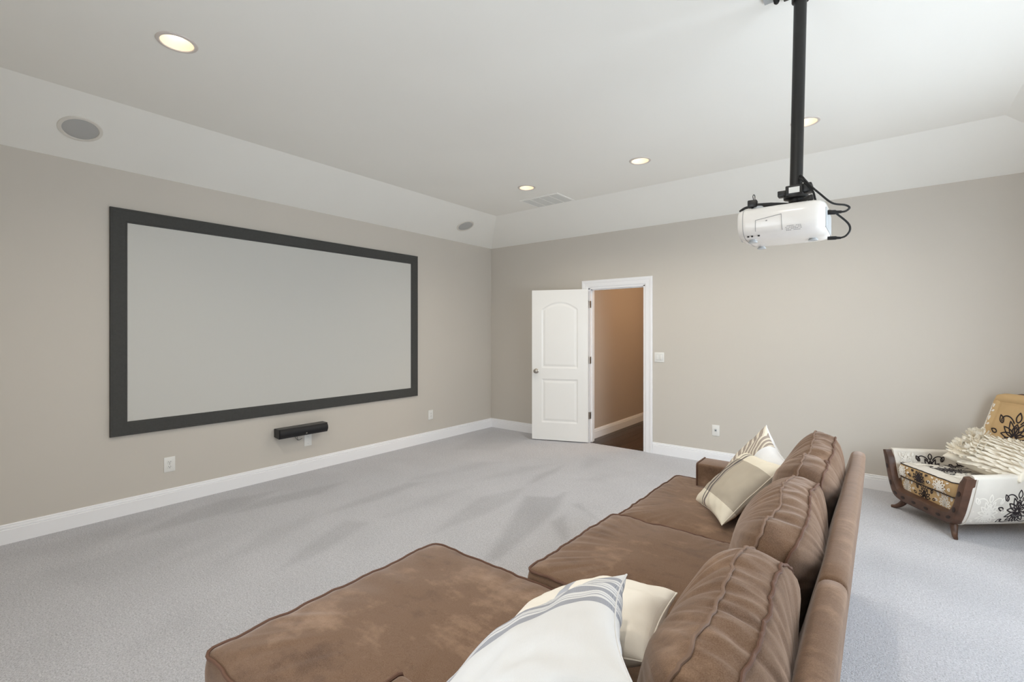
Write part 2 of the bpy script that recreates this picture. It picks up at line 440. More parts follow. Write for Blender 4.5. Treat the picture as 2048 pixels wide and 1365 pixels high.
# door casing and jamb
def casing():
    path = [Vector((DX0 - .012, 0, 0)), Vector((DX0 - .012, 0, DH + .012)), Vector((DX1 + .012, 0, DH + .012)), Vector((DX1 + .012, 0, 0))]
    S = [(0, 0), (0, .008), (.012, .013), (.05, .014), (.06, .018), (.085, .020), (.09, .016), (.09, 0)]
    outs = [Vector((-1, 0, 0)), Vector((-1, 0, 1)), Vector((1, 0, 1)), Vector((1, 0, 0))]
    V, F = sweep(path, S, frame=lambda i: (outs[i], Vector((0, -1, 0))))
    c = tag(put('trim_1', (V, F), M['trim'], smooth=False), kind='structure')
    bm = bmesh.new()
    box(bm, DX0 - .014, DX0 + .012, -.002, .122, 0, DH); box(bm, DX1 - .012, DX1 + .014, -.002, .122, 0, DH); box(bm, DX0 - .014, DX1 + .014, -.002, .122, DH - .012, DH + .014)
    box(bm, DX0 + .012, DX0 + .024, .04, .075, 0, DH - .012); box(bm, DX1 - .024, DX1 - .012, .04, .075, 0, DH - .012); box(bm, DX0 + .012, DX1 - .012, .04, .075, DH - .024, DH - .012)
    tag(put('trim_2', bm, M['trim'], smooth=False), kind='structure')
casing()

# door slab: moulded two-panel door, local x from hinge to free edge, y thickness, z height
def build_door():
    ang = math.atan2(-.293 + .012, .974 - 1.70)
    d = bpy.data.objects.new('door_1', None); C.objects.link(d); d.location = (1.703, -.026, .014); d.rotation_euler = (0, 0, ang)
    tag(d, kind='structure')
    w, h, t = .757, 2.008, .035
    def depth(x, z):
        """recess of the moulded panels"""
        best = 0
        for (x0, x1, z0, z1, arch) in ((.135, w - .135, .235, .815, 0), (.135, w - .135, .965, 1.845, .10)):
            if x0 <= x <= x1 and z >= z0:
                top = z1 - (arch * ((2 * (x - (x0 + x1) / 2) / (x1 - x0)) ** 2) if arch else 0)
                e = min(x - x0, x1 - x, z - z0, top - z)
                if e > 0:
                    best = max(best, .009 * (sm(e, 0, .012) - .75 * sm(e, .022, .05)))
        return best
    nx, nz = 110, 240; V = []; F = []
    for sgn in (0, 1):
        b0 = len(V)
        for j in range(nz + 1):
            for i in range(nx + 1):
                x, z = w * i / nx, h * j / nz; dd = depth(x, z); V.append((x, dd if sgn == 0 else t - dd, z))
        for j in range(nz):
            for i in range(nx):
                a = b0 + j * (nx + 1) + i; f = (a, a + 1, a + nx + 2, a + nx + 1); F.append(f if sgn == 0 else f[::-1])
    N = (nx + 1) * (nz + 1)
    def side(idx): 
        for a, b in zip(idx, idx[1:]): F.append((a, a + N, b + N, b))
    side([i for i in range(nx + 1)]); side([nz * (nx + 1) + i for i in range(nx + 1)][::-1])
    side([j * (nx + 1) for j in range(nz + 1)][::-1]); side([j * (nx + 1) + nx for j in range(nz + 1)])
    o = put('door_slab', (V, F), M['door'], d, local=True, ang=60)
    prof = [(.0, -.001), (.033, -.001), (.033, .004), (.028, .008), (.014, .012), (.012, .03), (.02, .036), (.028, .046), (.029, .055), (.022, .064), (.008, .068), (0, .068)]
    for s, y in ((-1, 0), (1, t)):
        put('door_knob', lathe(prof, 24, (0, s, 0), (w - .062, y, .92)), M['nickel'], d, local=True)
    put('latch_plate', bx(w - .0005, w + .0015, .006, .029, .89, .95), M['nickel'], d, local=True)
    return d
build_door()
for z in (.357, 1.088, 1.825):
    bm = bmesh.new(); V, F = tube([(1.702, -.008, z - .046), (1.702, -.008, z + .046)], .0075, 10)
    vs_ = [bm.verts.new(v) for v in V]; [bm.faces.new([vs_[i] for i in f]) for f in F]
    box(bm, 1.7, 1.7135, -.006, .034, z - .045, z + .045)
    hg = put('hinge', bm, M['nickel'], bpy.data.objects['trim_2'], ang=30)

# hallway behind the door
HX = 1.64; HY1 = 3.2
tag(put('wall_hall_left', bx(HX - .1, HX, .12, HY1, 0, 2.75), M['hallwall'], smooth=False), kind='structure')
tag(put('wall_hall_far', bx(HX - .1, 4.2, HY1, HY1 + .1, 0, 2.75), M['hallwall'], smooth=False), kind='structure')
tag(put('wall_hall_right', bx(4.1, 4.2, .12, HY1, 0, 2.75), M['hallwall'], smooth=False), kind='structure')
tag(put('ceiling_hall', bx(HX - .1, 4.2, .12, HY1 + .1, 2.75, 2.85), M['ceil'], smooth=False), kind='structure')
fl = tag(put('floor_hall', bx(HX - .1, 4.2, .0, HY1 + .1, -.05, -.004), M['slot'], smooth=False), kind='structure')
for i in range(20):
    x = HX - .02 + i * .125
    L = [(.0 if .12 else 0), 1.1 + (i * .37) % .9, HY1 + .05]
    for a, b in zip(L, L[1:]):
        put('plank', bx(x + .001, x + .124, a + .002, b - .002, -.004, .003, bev=.0012, seg=1), M['hardwood'], fl)
baseboard('baseboard_hall', (HX, .125, 0), (HX, HY1, 0), (1, 0, 0))
baseboard('baseboard_hall', (HX, HY1, 0), (4.1, HY1, 0), (0, -1, 0))

def hall_lamp():
    r = root('hall_light', (3.2, 1.2, 2.75), 'warm ceiling lamp in the hallway behind the open door', 'ceiling light')
    put('canopy', lathe([(0, 0), (.07, 0), (.07, -.02), (.05, -.03), (0, -.03)], 24), M['nickel'], r, local=True)
    put('shade', lathe([(.05, -.03), (.13, -.035), (.14, -.06), (.11, -.10), (.05, -.125), (0, -.13)], 32), M['bulb'], r, local=True)
    d = bpy.data.lights.new('hall_bulb', 'POINT'); l = bpy.data.objects.new('hall_bulb', d); C.objects.link(l)
    d.energy = 28; d.color = (1, .70, .44); d.shadow_soft_size = .1; l.parent = r; l.location = (0, 0, -.24)
hall_lamp()

# windows (outside the picture; they let the daylight in; the near one is added as fill)
def window(i, P, w, h):
    """P(a, b, t): a across 0..w, b up 0..h, t depth outward"""
    def bar(bm, a0, a1, b0, b1, t0, t1):
        vs_ = [bm.verts.new(P(a, b, t)) for t in (t0, t1) for a, b in ((a0, b0), (a1, b0), (a1, b1), (a0, b1))]
        for f in ((0, 1, 2, 3), (4, 7, 6, 5), (0, 4, 5, 1), (1, 5, 6, 2), (2, 6, 7, 3), (3, 7, 4, 0)): bm.faces.new([vs_[q] for q in f])
    r = bpy.data.objects.new('window_%d' % i, None); C.objects.link(r); r.location = P(w / 2, 0, 0); tag(r, kind='structure')
    bm = bmesh.new(); e = .04
    for a in ((0, e, 0, h), (w - e, w, 0, h), (e, w - e, 0, e), (e, w - e, h - e, h), (e, w - e, h / 2 - .02, h / 2 + .02)): bar(bm, *a, .05, .1)
    put('window_frame', bm, M['trim'], r, smooth=False)
    bm = bmesh.new()
    for a in ((-.09, 0, -.0, h), (w, w + .09, -.0, h), (-.09, w + .09, h, h + .09), (-.09, w + .09, -.09, 0)): bar(bm, *a, -.018, 0)
    put('window_casing', bm, M['trim'], r, smooth=False)
    for b0, b1 in ((e, h / 2 - .02), (h / 2 + .02, h - e)):
        bm = bmesh.new(); bar(bm, e, w - e, b0, b1, .072, .078); put('pane', bm, M['glass'], r, smooth=False)
for i, (a, b) in enumerate(WIN_R): window(i + 1, lambda u, v, t, a=a: Vector((WX + t, a + u, WZ0 + v)), b - a, WZ1 - WZ0)
for i, (a, b) in enumerate(WIN_FILL): window(i + 3, lambda u, v, t, a=a: Vector((a + u, WY - t, WZ0 + v)), b - a, WZ1 - WZ0)  # added window behind the camera, placed for fill light

# ------------------------------------------------------------------ projection screen
def screen():
    y0, y1, z0, z1, w = -4.571, -1.483, .636, 2.437, .109
    r = root('projection_screen', (0, (y0 + y1) / 2, z0), 'wide projection screen in a flat charcoal frame on the left wall', 'screen')
    path = [Vector((0, y0, z0)), Vector((0, y1, z0)), Vector((0, y1, z1)), Vector((0, y0, z1))]
    inn = [Vector((0, 1, 1)), Vector((0, -1, 1)), Vector((0, -1, -1)), Vector((0, 1, -1))]
    S = [(0, .001), (0, .022), (.004, .026), (.016, .026), (.018, .024), (w - .014, .024), (w - .012, .021), (w - .003, .020), (w, .016), (w, .001)]
    V, F = sweep(path, S, True, lambda i: (inn[i], Vector((1, 0, 0))))
    put('frame', (V, F), M['frame'], r, smooth=False)
    put('screen_surface', bx(.004, .014, y0 + w - .004, y1 - w + .004, z0 + w - .004, z1 - w + .004), M['screen'], r, smooth=False)
screen()

def centre_speaker():
    y0, y1, z0, z1 = -3.305, -2.795, .405, .50
    r = root('centre_speaker', (.06, (y0 + y1) / 2, z0), 'long black centre speaker mounted on the wall below the screen', 'speaker')
    sec = [(.002, z0 + .012), (.002, z1 - .005), (.008, z1), (.105, z1), (.108, z1 - .004), (.108, z0 + .004), (.105, z0)]
    V, F = sweep([Vector((0, y0, 0)), Vector((0, y1, 0))], sec, frame=lambda i: (Vector((1, 0, 0)), Vector((0, 0, 1))))
    put('cabinet', (V, F), M['spk'], r, smooth=False)
    sec = [(.108, z0 + .005)] + [(.108 + .022 * math.sin(math.pi * k / 10) ** .7, z0 + .005 + (z1 - z0 - .010) * k / 10) for k in range(1, 10)] + [(.108, z1 - .005)]
    V, F = sweep([Vector((0, y0 + .004, 0)), Vector((0, y1 - .004, 0))], sec, frame=lambda i: (Vector((1, 0, 0)), Vector((0, 0, 1))))
    put('grille', (V, F), M['grille'], r, ang=50)
    put('badge', lathe([(0, .002), (.007, .002), (.008, 0)], 16, (1, 0, -.35), (.1275, -3.035, z0 + .024)), M['nickel'], r)
    pts = spline([(.03, -3.12, z0 + .004), (.035, -3.10, z0 - .03), (.02, -3.075, z0 - .055), (.012, -3.05, z0 - .06), (.006, -3.02, z0 - .05)], 6)
    put('speaker_wire', tube(pts, .0022, 6), M['cable'], r)
    pts = spline([(.03, -3.08, z0 + .004), (.03, -3.085, z0 - .02), (.022, -3.07, z0 - .058)], 6)
    put('speaker_wire', tube(pts, .0022, 6), M['cable'], r)
centre_speaker()

# ------------------------------------------------------------------ wall plates
def plate(name, cen, nrm, side, w, h, label, cat, kind):
    cen, N, S = Vector(cen), Vector(nrm), Vector(side); U = Vector((0, 0, 1))
    r = root(name, cen, label, cat)
    def bar(a0, a1, b0, b1, t0, t1, bev=.0015):
        bm = bmesh.new(); box(bm, a0, a1, t0, t1, b0, b1, bev=bev, seg=2)
        bmesh.ops.transform(bm, matrix=Matrix(((S.x, N.x, 0, 0), (S.y, N.y, 0, 0), (0, 0, 1, 0), (0, 0, 0, 1))), verts=bm.verts); return bm
    put('cover_plate', bar(-w / 2, w / 2, -h / 2, h / 2, 0, .006), M['white'], r, local=True)
    if kind == 'duplex':
        for zc in (-.02, .02):
            f = put('receptacle', bar(-.017, .017, zc - .014, zc + .014, .005, .0085, .003), M['white'], r, local=True)
            for a in (-.0065, .0065): put('slot', bar(a - .0013, a + .0013, zc - .001, zc + .008, .0078, .0089, 0), M['dark'], f, local=True)
            put('ground_hole', bar(-.0025, .0025, zc - .010, zc - .005, .0078, .0089, 0), M['dark'], f, local=True)
        put('screw', bar(-.003, .003, -.003, .003, .0055, .0072, .001), M['nickel'], r, local=True)
    if kind == 'decora':
        f = put('receptacle', bar(-.017, .017, -.033, .033, .005, .0085, .001), M['white'], r, local=True)
        for zc in (-.017, .017):
            for a in (-.0065, .0065): put('slot', bar(a - .0012, a + .0012, zc - .001, zc + .007, .0078, .0089, 0), M['dark'], f, local=True)
            put('ground_hole', bar(-.0025, .0025, zc - .010, zc - .006, .0078, .0089, 0), M['dark'], f, local=True)
    if kind == 'switch':
        for ac in (-.024, .024):
            put('switch_bezel', bar(ac - .0175, ac + .0175, -.035, .035, .004, .0068, .001), M['projgrey'], r, local=True)
            bm = bar(ac - .0155, ac + .0155, -.0325, .0325, .005, .0095, .001)
            put('rocker', bm, M['white'], r, local=True)
    if kind == 'cable':
        put('jack', bar(-.012, .012, -.010, .014, .005, .0105, .002), M['projgrey'], r, local=True)
        put('jack_hole', bar(-.005, .005, -.004, .004, .0095, .0112, 0), M['dark'], r, local=True)
    if kind == 'blank':
        for zc in (-.035, .035): put('screw', bar(-.003, .003, zc - .003, zc + .003, .0055, .0072, .001), M['projgrey'], r, local=True)
    return r
plate('wall_outlet', (0, -4.176, .339), (1, 0, 0), (0, 1, 0), .08, .125, 'white duplex outlet low on the left wall under the left screen corner', 'outlet', 'duplex')
plate('wall_outlet', (0, -1.246, .355), (1, 0, 0), (0, 1, 0), .08, .125, 'white outlet on the left wall right of the screen, nearer the corner', 'outlet', 'decora')
plate('wall_plate', (0, -2.955, .325), (1, 0, 0), (0, 1, 0), .08, .12, 'plain white cover plate tucked under the black centre speaker', 'wall plate', 'blank')
plate('light_switch', (2.647, 0, 1.158), (0, -1, 0), (1, 0, 0), .117, .117, 'white double rocker switch plate beside the open door', 'switch', 'switch')
plate('wall_outlet', (3.287, 0, .365), (0, -1, 0), (1, 0, 0), .08, .12, 'white outlet plate on the far wall behind the sofa pillows', 'outlet', 'cable')

# ------------------------------------------------------------------ ceiling fittings
def downlight(x, y, label):
    r = root('recessed_light', (x, y, CH), label, 'ceiling light', 'recessed ceiling lights')
    put('trim_ring', lathe([(.0765, .004), (.0765, -.004), (.080, -.007), (.094, -.005), (.097, -.001), (.097, .001)], 48, (0, 0, 1), (0, 0, 0)), M['ring'], r, local=True)
    put('reflector', lathe([(.0768, -.003), (.074, .012), (.066, .040), (.058, .062), (.05, .066), (.0, .068)], 48, (0, 0, 1)), M['cone'], r, local=True)
    put('lamp', lathe([(.0, .040), (.022, .042), (.042, .048), (.052, .057), (.054, .064)], 40, (0, 0, 1)), M['bulb'], r, local=True)
    d = bpy.data.lights.new('downlight_beam', 'SPOT'); l = bpy.data.objects.new('downlight_beam', d); C.objects.link(l)
    d.energy = LAMP; d.color = (1, .91, .78); d.spot_size = R(150); d.spot_blend = .9; d.shadow_soft_size = .03
    l.parent = r; l.location = (0, 0, -.004)
LAMP = 36
downlight(1.731, -4.632, 'round recessed ceiling light nearest the camera, over the left side')
downlight(1.70, -1.39, 'recessed ceiling light beside the square ceiling vent')
downlight(2.996, -1.395, 'recessed ceiling light in the middle of the far row, left of projector pole')
downlight(4.29, -1.39, 'recessed ceiling light partly hidden behind the black projector pole')

downlight(3.0, -4.63, 'recessed ceiling light above the sofa chaise, out of the picture')
downlight(4.29, -4.63, 'recessed ceiling light above the sofa back, out of the picture')

SL = Vector((.289, 0, -.626)).normalized()      # normal of the left slope, pointing into the room
def slope_speaker(y, z, label):
    x = (z - WH) / (CH - WH) * TD
    r = root('ceiling_speaker', (x, y, z), label, 'speaker', 'round speakers in the ceiling slope')
    put('speaker_ring', lathe([(.098, -.002), (.098, .006), (.102, .009), (.118, .007), (.121, .002), (.121, -.002)], 48, SL), M['spkring'], r, local=True)
    put('speaker_grille', lathe([(.0, .005), (.06, .0055), (.095, .004), (.099, .002)], 48, SL), M['spkgrille'], r, local=True)
slope_speaker(-4.79, 2.887, 'round grey speaker in the ceiling slope at the left edge')
slope_speaker(-.915, 2.892, 'small round grey speaker in the ceiling slope near the far corner')

def vent():
    x0, x1, y0, y1 = 1.325, 1.862, -1.03, -.645
    r = root('ceiling_vent', ((x0 + x1) / 2, (y0 + y1) / 2, CH), 'rectangular white return air vent in the ceiling near the far corner', 'vent')
    path = [Vector((x0, y0, CH)), Vector((x1, y0, CH)), Vector((x1, y1, CH)), Vector((x0, y1, CH))]
    inn = [Vector((1, 1, 0)), Vector((-1, 1, 0)), Vector((-1, -1, 0)), Vector((1, -1, 0))]
    V, F = sweep(path, [(0, .001), (.003, -.007), (.022, -.009), (.025, -.004), (.025, .001)], True, lambda i: (inn[i], Vector((0, 0, 1))))
    put('vent_frame', (V, F), M['ceil'], r, smooth=False)
    put('vent_back', bx(x0 + .02, x1 - .02, y0 + .02, y1 - .02, CH - .0015, CH + .002), M['white'], r, smooth=False)
    for k in range(1, 4):
        xx = x0 + (x1 - x0) * k / 4; put('vent_bar', bx(xx - .004, xx + .004, y0 + .024, y1 - .024, CH - .008, CH - .001), M['ceil'], r, smooth=False)
    n = 26; tilt = .004; proto = None
    for k in range(n):
        yy = y0 + .03 + (y1 - y0 - .06) * k / (n - 1)
        V = [Vector((x0 + .024, -.005, -.002)), Vector((x1 - .024, -.005, -.002)), Vector((x1 - .024, .004, -.0075)), Vector((x0 + .024, .004, -.0075))]
        V = V + [v + Vector((0, .0005, .001)) for v in V]
        if proto is None:
            proto = put('vent_slat', ([v - Vector(((x0 + x1) / 2, 0, 0)) for v in V], [(0, 1, 2, 3), (7, 6, 5, 4), (0, 4, 5, 1), (1, 5, 6, 2), (2, 6, 7, 3), (3, 7, 4, 0)]), M['vent'], r, local=True, smooth=False); s = proto
        else:
            s = proto.copy(); C.objects.link(s)
        s.location = (0, yy - (y0 + y1) / 2, 0)
vent()

# ------------------------------------------------------------------ projector, its mount and cables
PT = Vector((4.452, -3.03, CH)); PB = Vector((4.434, -3.03, 2.118))
def projector():
    r = root('projector_mount', PT, 'black ceiling pole mount carrying the white projector', 'projector mount')
    bm = bmesh.new(); V, F = tube([PT + Vector((0, 0, -.01)), PB], .026, 24)
    put('pole', (V, F), M['black'], r)
    put('ceiling_plate', bx(PT.x - .075, PT.x + .075, PT.y - .06, PT.y + .06, CH - .012, CH, bev=.003), M['black'], r)
    put('ceiling_flange', lathe([(.026, -.07), (.036, -.07), (.036, -.03), (.05, -.012), (.05, 0)], 24, (0, 0, 1), PT), M['black'], r)
    x, y = PB.x, PB.y
    bm = bmesh.new(); box(bm, x - .038, x + .030, y - .036, y + .036, 2.075, 2.122, bev=.004); box(bm, x - .072, x - .036, y - .02, y + .02, 2.082, 2.108, bev=.003)
    box(bm, x + .028, x + .064, y - .03, y + .03, 2.085, 2.126, bev=.006)
    put('clamp', bm, M['black'], r)
    put('clamp_label', bx(x - .024, x + .018, y - .0375, y - .0358, 2.086, 2.112), M['white'], r, smooth=False)
    bm = bmesh.new()
    for V, F in (lathe([(0, 2.03), (.045, 2.03), (.045, 2.042), (.03, 2.05), (.03, 2.062), (.05, 2.066), (.05, 2.076), (0, 2.078)], 20, (0, 0, 1), (x, y, 0)),):
        vs_ = [bm.verts.new(v) for v in V]; [bm.faces.new([vs_[i] for i in f]) for f in F]
    put('swivel_joint', bm, M['black'], r)
    for dx, dy in ((-.155, -.10), (-.15, .11), (.07, -.11), (.07, .11)):
        V, F = tube([(x, y, 2.036), (x + dx * .6, y + dy * .6, 2.042), (x + dx, y + dy, 2.04), (x + dx * 1.02, y + dy * 1.02, 2.025)], [.011, .010, .009, .008], 10)
        put('mount_arm', (V, F), M['black'], r)
    put('arm_lock', bx(x - .178, x - .14, y - .122, y - .086, 2.03, 2.062, bev=.004), M['black'], r)
    pts = [(x - .155, y - .105, 2.062), (x - .158, y - .105, 2.08), (x - .155, y - .105, 2.088), (x - .150, y - .105, 2.082), (x - .150, y - .105, 2.062)]
    put('thumb_loop', tube(spline(pts, 4), .0018, 6), M['black'], r)
    V, F = tube(spline([(x - .15, y - .1, 2.036), (x - .19, y - .1, 2.034), (x - .215, y - .1, 2.02)], 5), .006, 8); put('mount_arm', (V, F), M['black'], r)
    put('wire_tie', tube(spline([(x + .03, y - .02, 2.06), (x + .05, y - .03, 2.045), (x + .07, y - .03, 2.05)], 5), .003, 6), M['black'], r)

    p = root('projector', (4.40, -3.03, 1.868), 'white rounded video projector hanging from the black ceiling pole', 'projector')
    # body: rounded sections swept along X (lens end at small X)
    zc = 1.953; rows = []
    prof = [(4.222, .80, .80), (4.226, .93, .90), (4.236, .975, .95), (4.262, 1, .985), (4.40, 1, 1.0), (4.48, 1, .995), (4.52, .985, .97), (4.54, .95, .93), (4.552, .87, .82), (4.556, .80, .74)]
    sec = []
    for k in range(56):
        a = 2 * math.pi * k / 56; ca, sa = math.cos(a), math.sin(a); e = .55
        yy = .185 * math.copysign(abs(ca) ** e, ca); zz = .073 * math.copysign(abs(sa) ** (.62), sa)
        if zz < 0: zz *= 1.06
        sec.append((yy, zz))
    V, F = [], []
    for X, sy, sz in prof:
        for a, b in sec: V.append((X, -3.03 + a * sy, zc + b * sz))
    m = len(sec)
    for i in range(len(prof) - 1):
        for k in range(m):
            k2 = (k + 1) % m; F.append((i * m + k, (i + 1) * m + k, (i + 1) * m + k2, i * m + k2))
    F.append(tuple(range(m))); F.append(tuple((len(prof) - 1) * m + k for k in range(m))[::-1])
    body = put('body', (V, F), M['proj'], p, ang=35)
    V, F = [], []
    for X, g in ((4.248, 1.004), (4.2505, 1.004)):
        for a, b in sec: V.append((X, -3.03 + a * .988 * g, zc + b * .968 * g))
    for k in range(m): F.append((k, m + k, m + (k + 1) % m, (k + 1) % m))
    put('bezel_seam', (V, F), M['print'], p)
    put('lens_ring', lathe([(.052, .012), (.058, 0), (.06, -.012), (.045, -.014), (.043, .0), (.04, .012), (.052, .012)], 36, (1, 0, 0), (4.221, -3.03, zc)), M['projgrey'], p)
    put('lens', lathe([(0, -.012), (.02, -.009), (.036, 0), (.043, .008)], 32, (1, 0, 0), (4.223, -3.03, zc)), M['dark'], p)
    yN = -3.03 - .1856
    # lamp door lines, adjuster feet, rear panel, top hump
    def nearside(u0, z0, u1, z1, w=.0011, name='panel_seam', mat='print'):
        def S(x, z):
            t = max(-1, min(1, (z - zc) / (.073 * (1.06 if z < zc else 1)))); a = math.asin(math.copysign(abs(t) ** (1 / .62), t))
            return Vector((x, -3.03 - .185 * abs(math.cos(a)) ** .55 - .0006, z))
        n = 10; A = [S(u0 + (u1 - u0) * i / n, z0 + (z1 - z0) * i / n) for i in range(n + 1)]
        return tube(A, w, 5)
    for q in ((4.302, 1.952, 4.402, 1.966), (4.302, 1.952, 4.300, 1.905), (4.402, 1.966, 4.404, 1.90)):
        put('panel_seam', nearside(*q), M['print'], p)
    put('latch', nearside(4.342, 1.945, 4.348, 1.946, .002), M['print'], p)
    bm = bmesh.new()
    for j in range(4):
        for i in range(9):
            if (i * 7 + j * 3) % 5 == 0: continue
            V, F = nearside(4.415 + i * .0068 + j * .001, 1.912 - j * .0055, 4.4195 + i * .0068 + j * .001, 1.9125 - j * .0055, .0011)
            vs_ = [bm.verts.new(v) for v in V]; [bm.faces.new([vs_[q] for q in f]) for f in F]
    tag(put('rating_print', bm, M['print'], p), kind='stuff')
    for (xx, yy) in ((4.275, -3.13), (4.275, -2.93), (4.50, -3.03)):
        f = put('foot', lathe([(0, 0), (.018, 0), (.020, .004), (.014, .008), (.014, .012)], 20, (0, 0, 1), (xx, yy, 1.868)), M['projgrey'], p)
    for xx in (4.262, 4.278, 4.305):
        put('air_slot', nearside(xx, 1.890, xx + .008, 1.8895, .0045), M['dark'], p)
    put('cable_cover', bx(4.5555, 4.559, -3.15, -2.91, 1.90, 1.985, bev=.0015), M['projgrey'], p)
    put('top_dial', lathe([(0, .02), (.022, .018), (.028, .008), (.03, 0)], 24, (0, 0, 1), (4.292, -3.115, 2.016)), M['projgrey'], p)
    put('mount_plate', bx(4.37, 4.50, -3.1, -2.96, 2.022, 2.031, bev=.003), M['projgrey'], p)

    c = root('projector_cable', (4.46, -3.03, 2.17), 'upper black cable looping from the pole into the back of the projector', 'cable')
    pts = [(4.455, -3.05, 2.165), (4.49, -3.07, 2.11), (4.53, -3.08, 2.06), (4.575, -3.09, 2.01), (4.62, -3.09, 1.994), (4.635, -3.09, 1.98), (4.622, -3.09, 1.968), (4.605, -3.09, 1.967)]
    put('cord', tube(spline(pts, 7), .0042, 8), M['cable'], c)
    put('plug', tube([(4.556, -3.09, 1.972), (4.585, -3.09, 1.969), (4.59, -3.09, 1.9685), (4.608, -3.09, 1.967)], [.010, .010, .007, .006], 10), M['cable'], c)
    c = root('projector_cable', (4.47, -3.02, 2.17), 'lower black cable curving round to the bottom socket of the projector', 'cable')
    pts = [(4.452, -3.055, 2.15), (4.50, -3.07, 2.085), (4.515, -3.06, 2.03), (4.54, -3.03, 1.998), (4.57, -3.02, 1.99), (4.60, -3.03, 1.96), (4.63, -3.05, 1.92), (4.635, -3.06, 1.89), (4.62, -3.06, 1.868), (4.60, -3.06, 1.862)]
    put('cord', tube(spline(pts, 7), .0042, 8), M['cable'], c)
    put('plug', tube([(4.556, -3.06, 1.866), (4.585, -3.06, 1.864), (4.59, -3.06, 1.8635), (4.604, -3.06, 1.862)], [.008, .008, .006, .005], 10), M['cable'], c)
projector()
def ceiling_outlet():
    r = root('ceiling_outlet', (4.335, -3.06, CH), 'pale cover plate on the ceiling beside the projector pole top', 'outlet')
    put('cover_plate', bx(4.30, 4.37, -3.12, -3.0, CH - .012, CH, bev=.003), M['projgrey'], r)
    put('plug', tube([(4.352, -3.03, CH - .01), (4.356, -3.03, CH - .036), (4.358, -3.03, CH - .042)], [.013, .012, .007], 10), M['cable'], r)
    put('cord', tube(spline([(4.36, -3.03, CH - .03), (4.39, -3.03, CH - .022), (4.43, -3.03, CH - .025)], 6), .004, 8), M['cable'], r)
ceiling_outlet()

# ------------------------------------------------------------------ sofa
def outline(poly, rad, n):
    """rounded polygon resampled to n points, counter-clockwise"""
    P = []
    m = len(poly)
    for i in range(m):
        a, b, c = Vector(poly[i - 1]), Vector(poly[i]), Vector(poly[(i + 1) % m])
        r = rad[i] if isinstance(rad, (list, tuple)) else rad
        u, w = (a - b).normalized(), (c - b).normalized()
        for k in range(7):
            t = k / 6; P.append(((b + u * r) * (1 - t) ** 2 + b * 2 * t * (1 - t) + (b + w * r) * t * t))
    L = [0]
    for i in range(len(P)): L.append(L[-1] + (P[(i + 1) % len(P)] - P[i]).length)
    out = []; j = 0
    for k in range(n):
        s = L[-1] * k / n
        while L[j + 1] < s: j += 1
        t = (s - L[j]) / max(1e-9, L[j + 1] - L[j]); out.append(P[j].lerp(P[(j + 1) % len(P)], t))
    return out

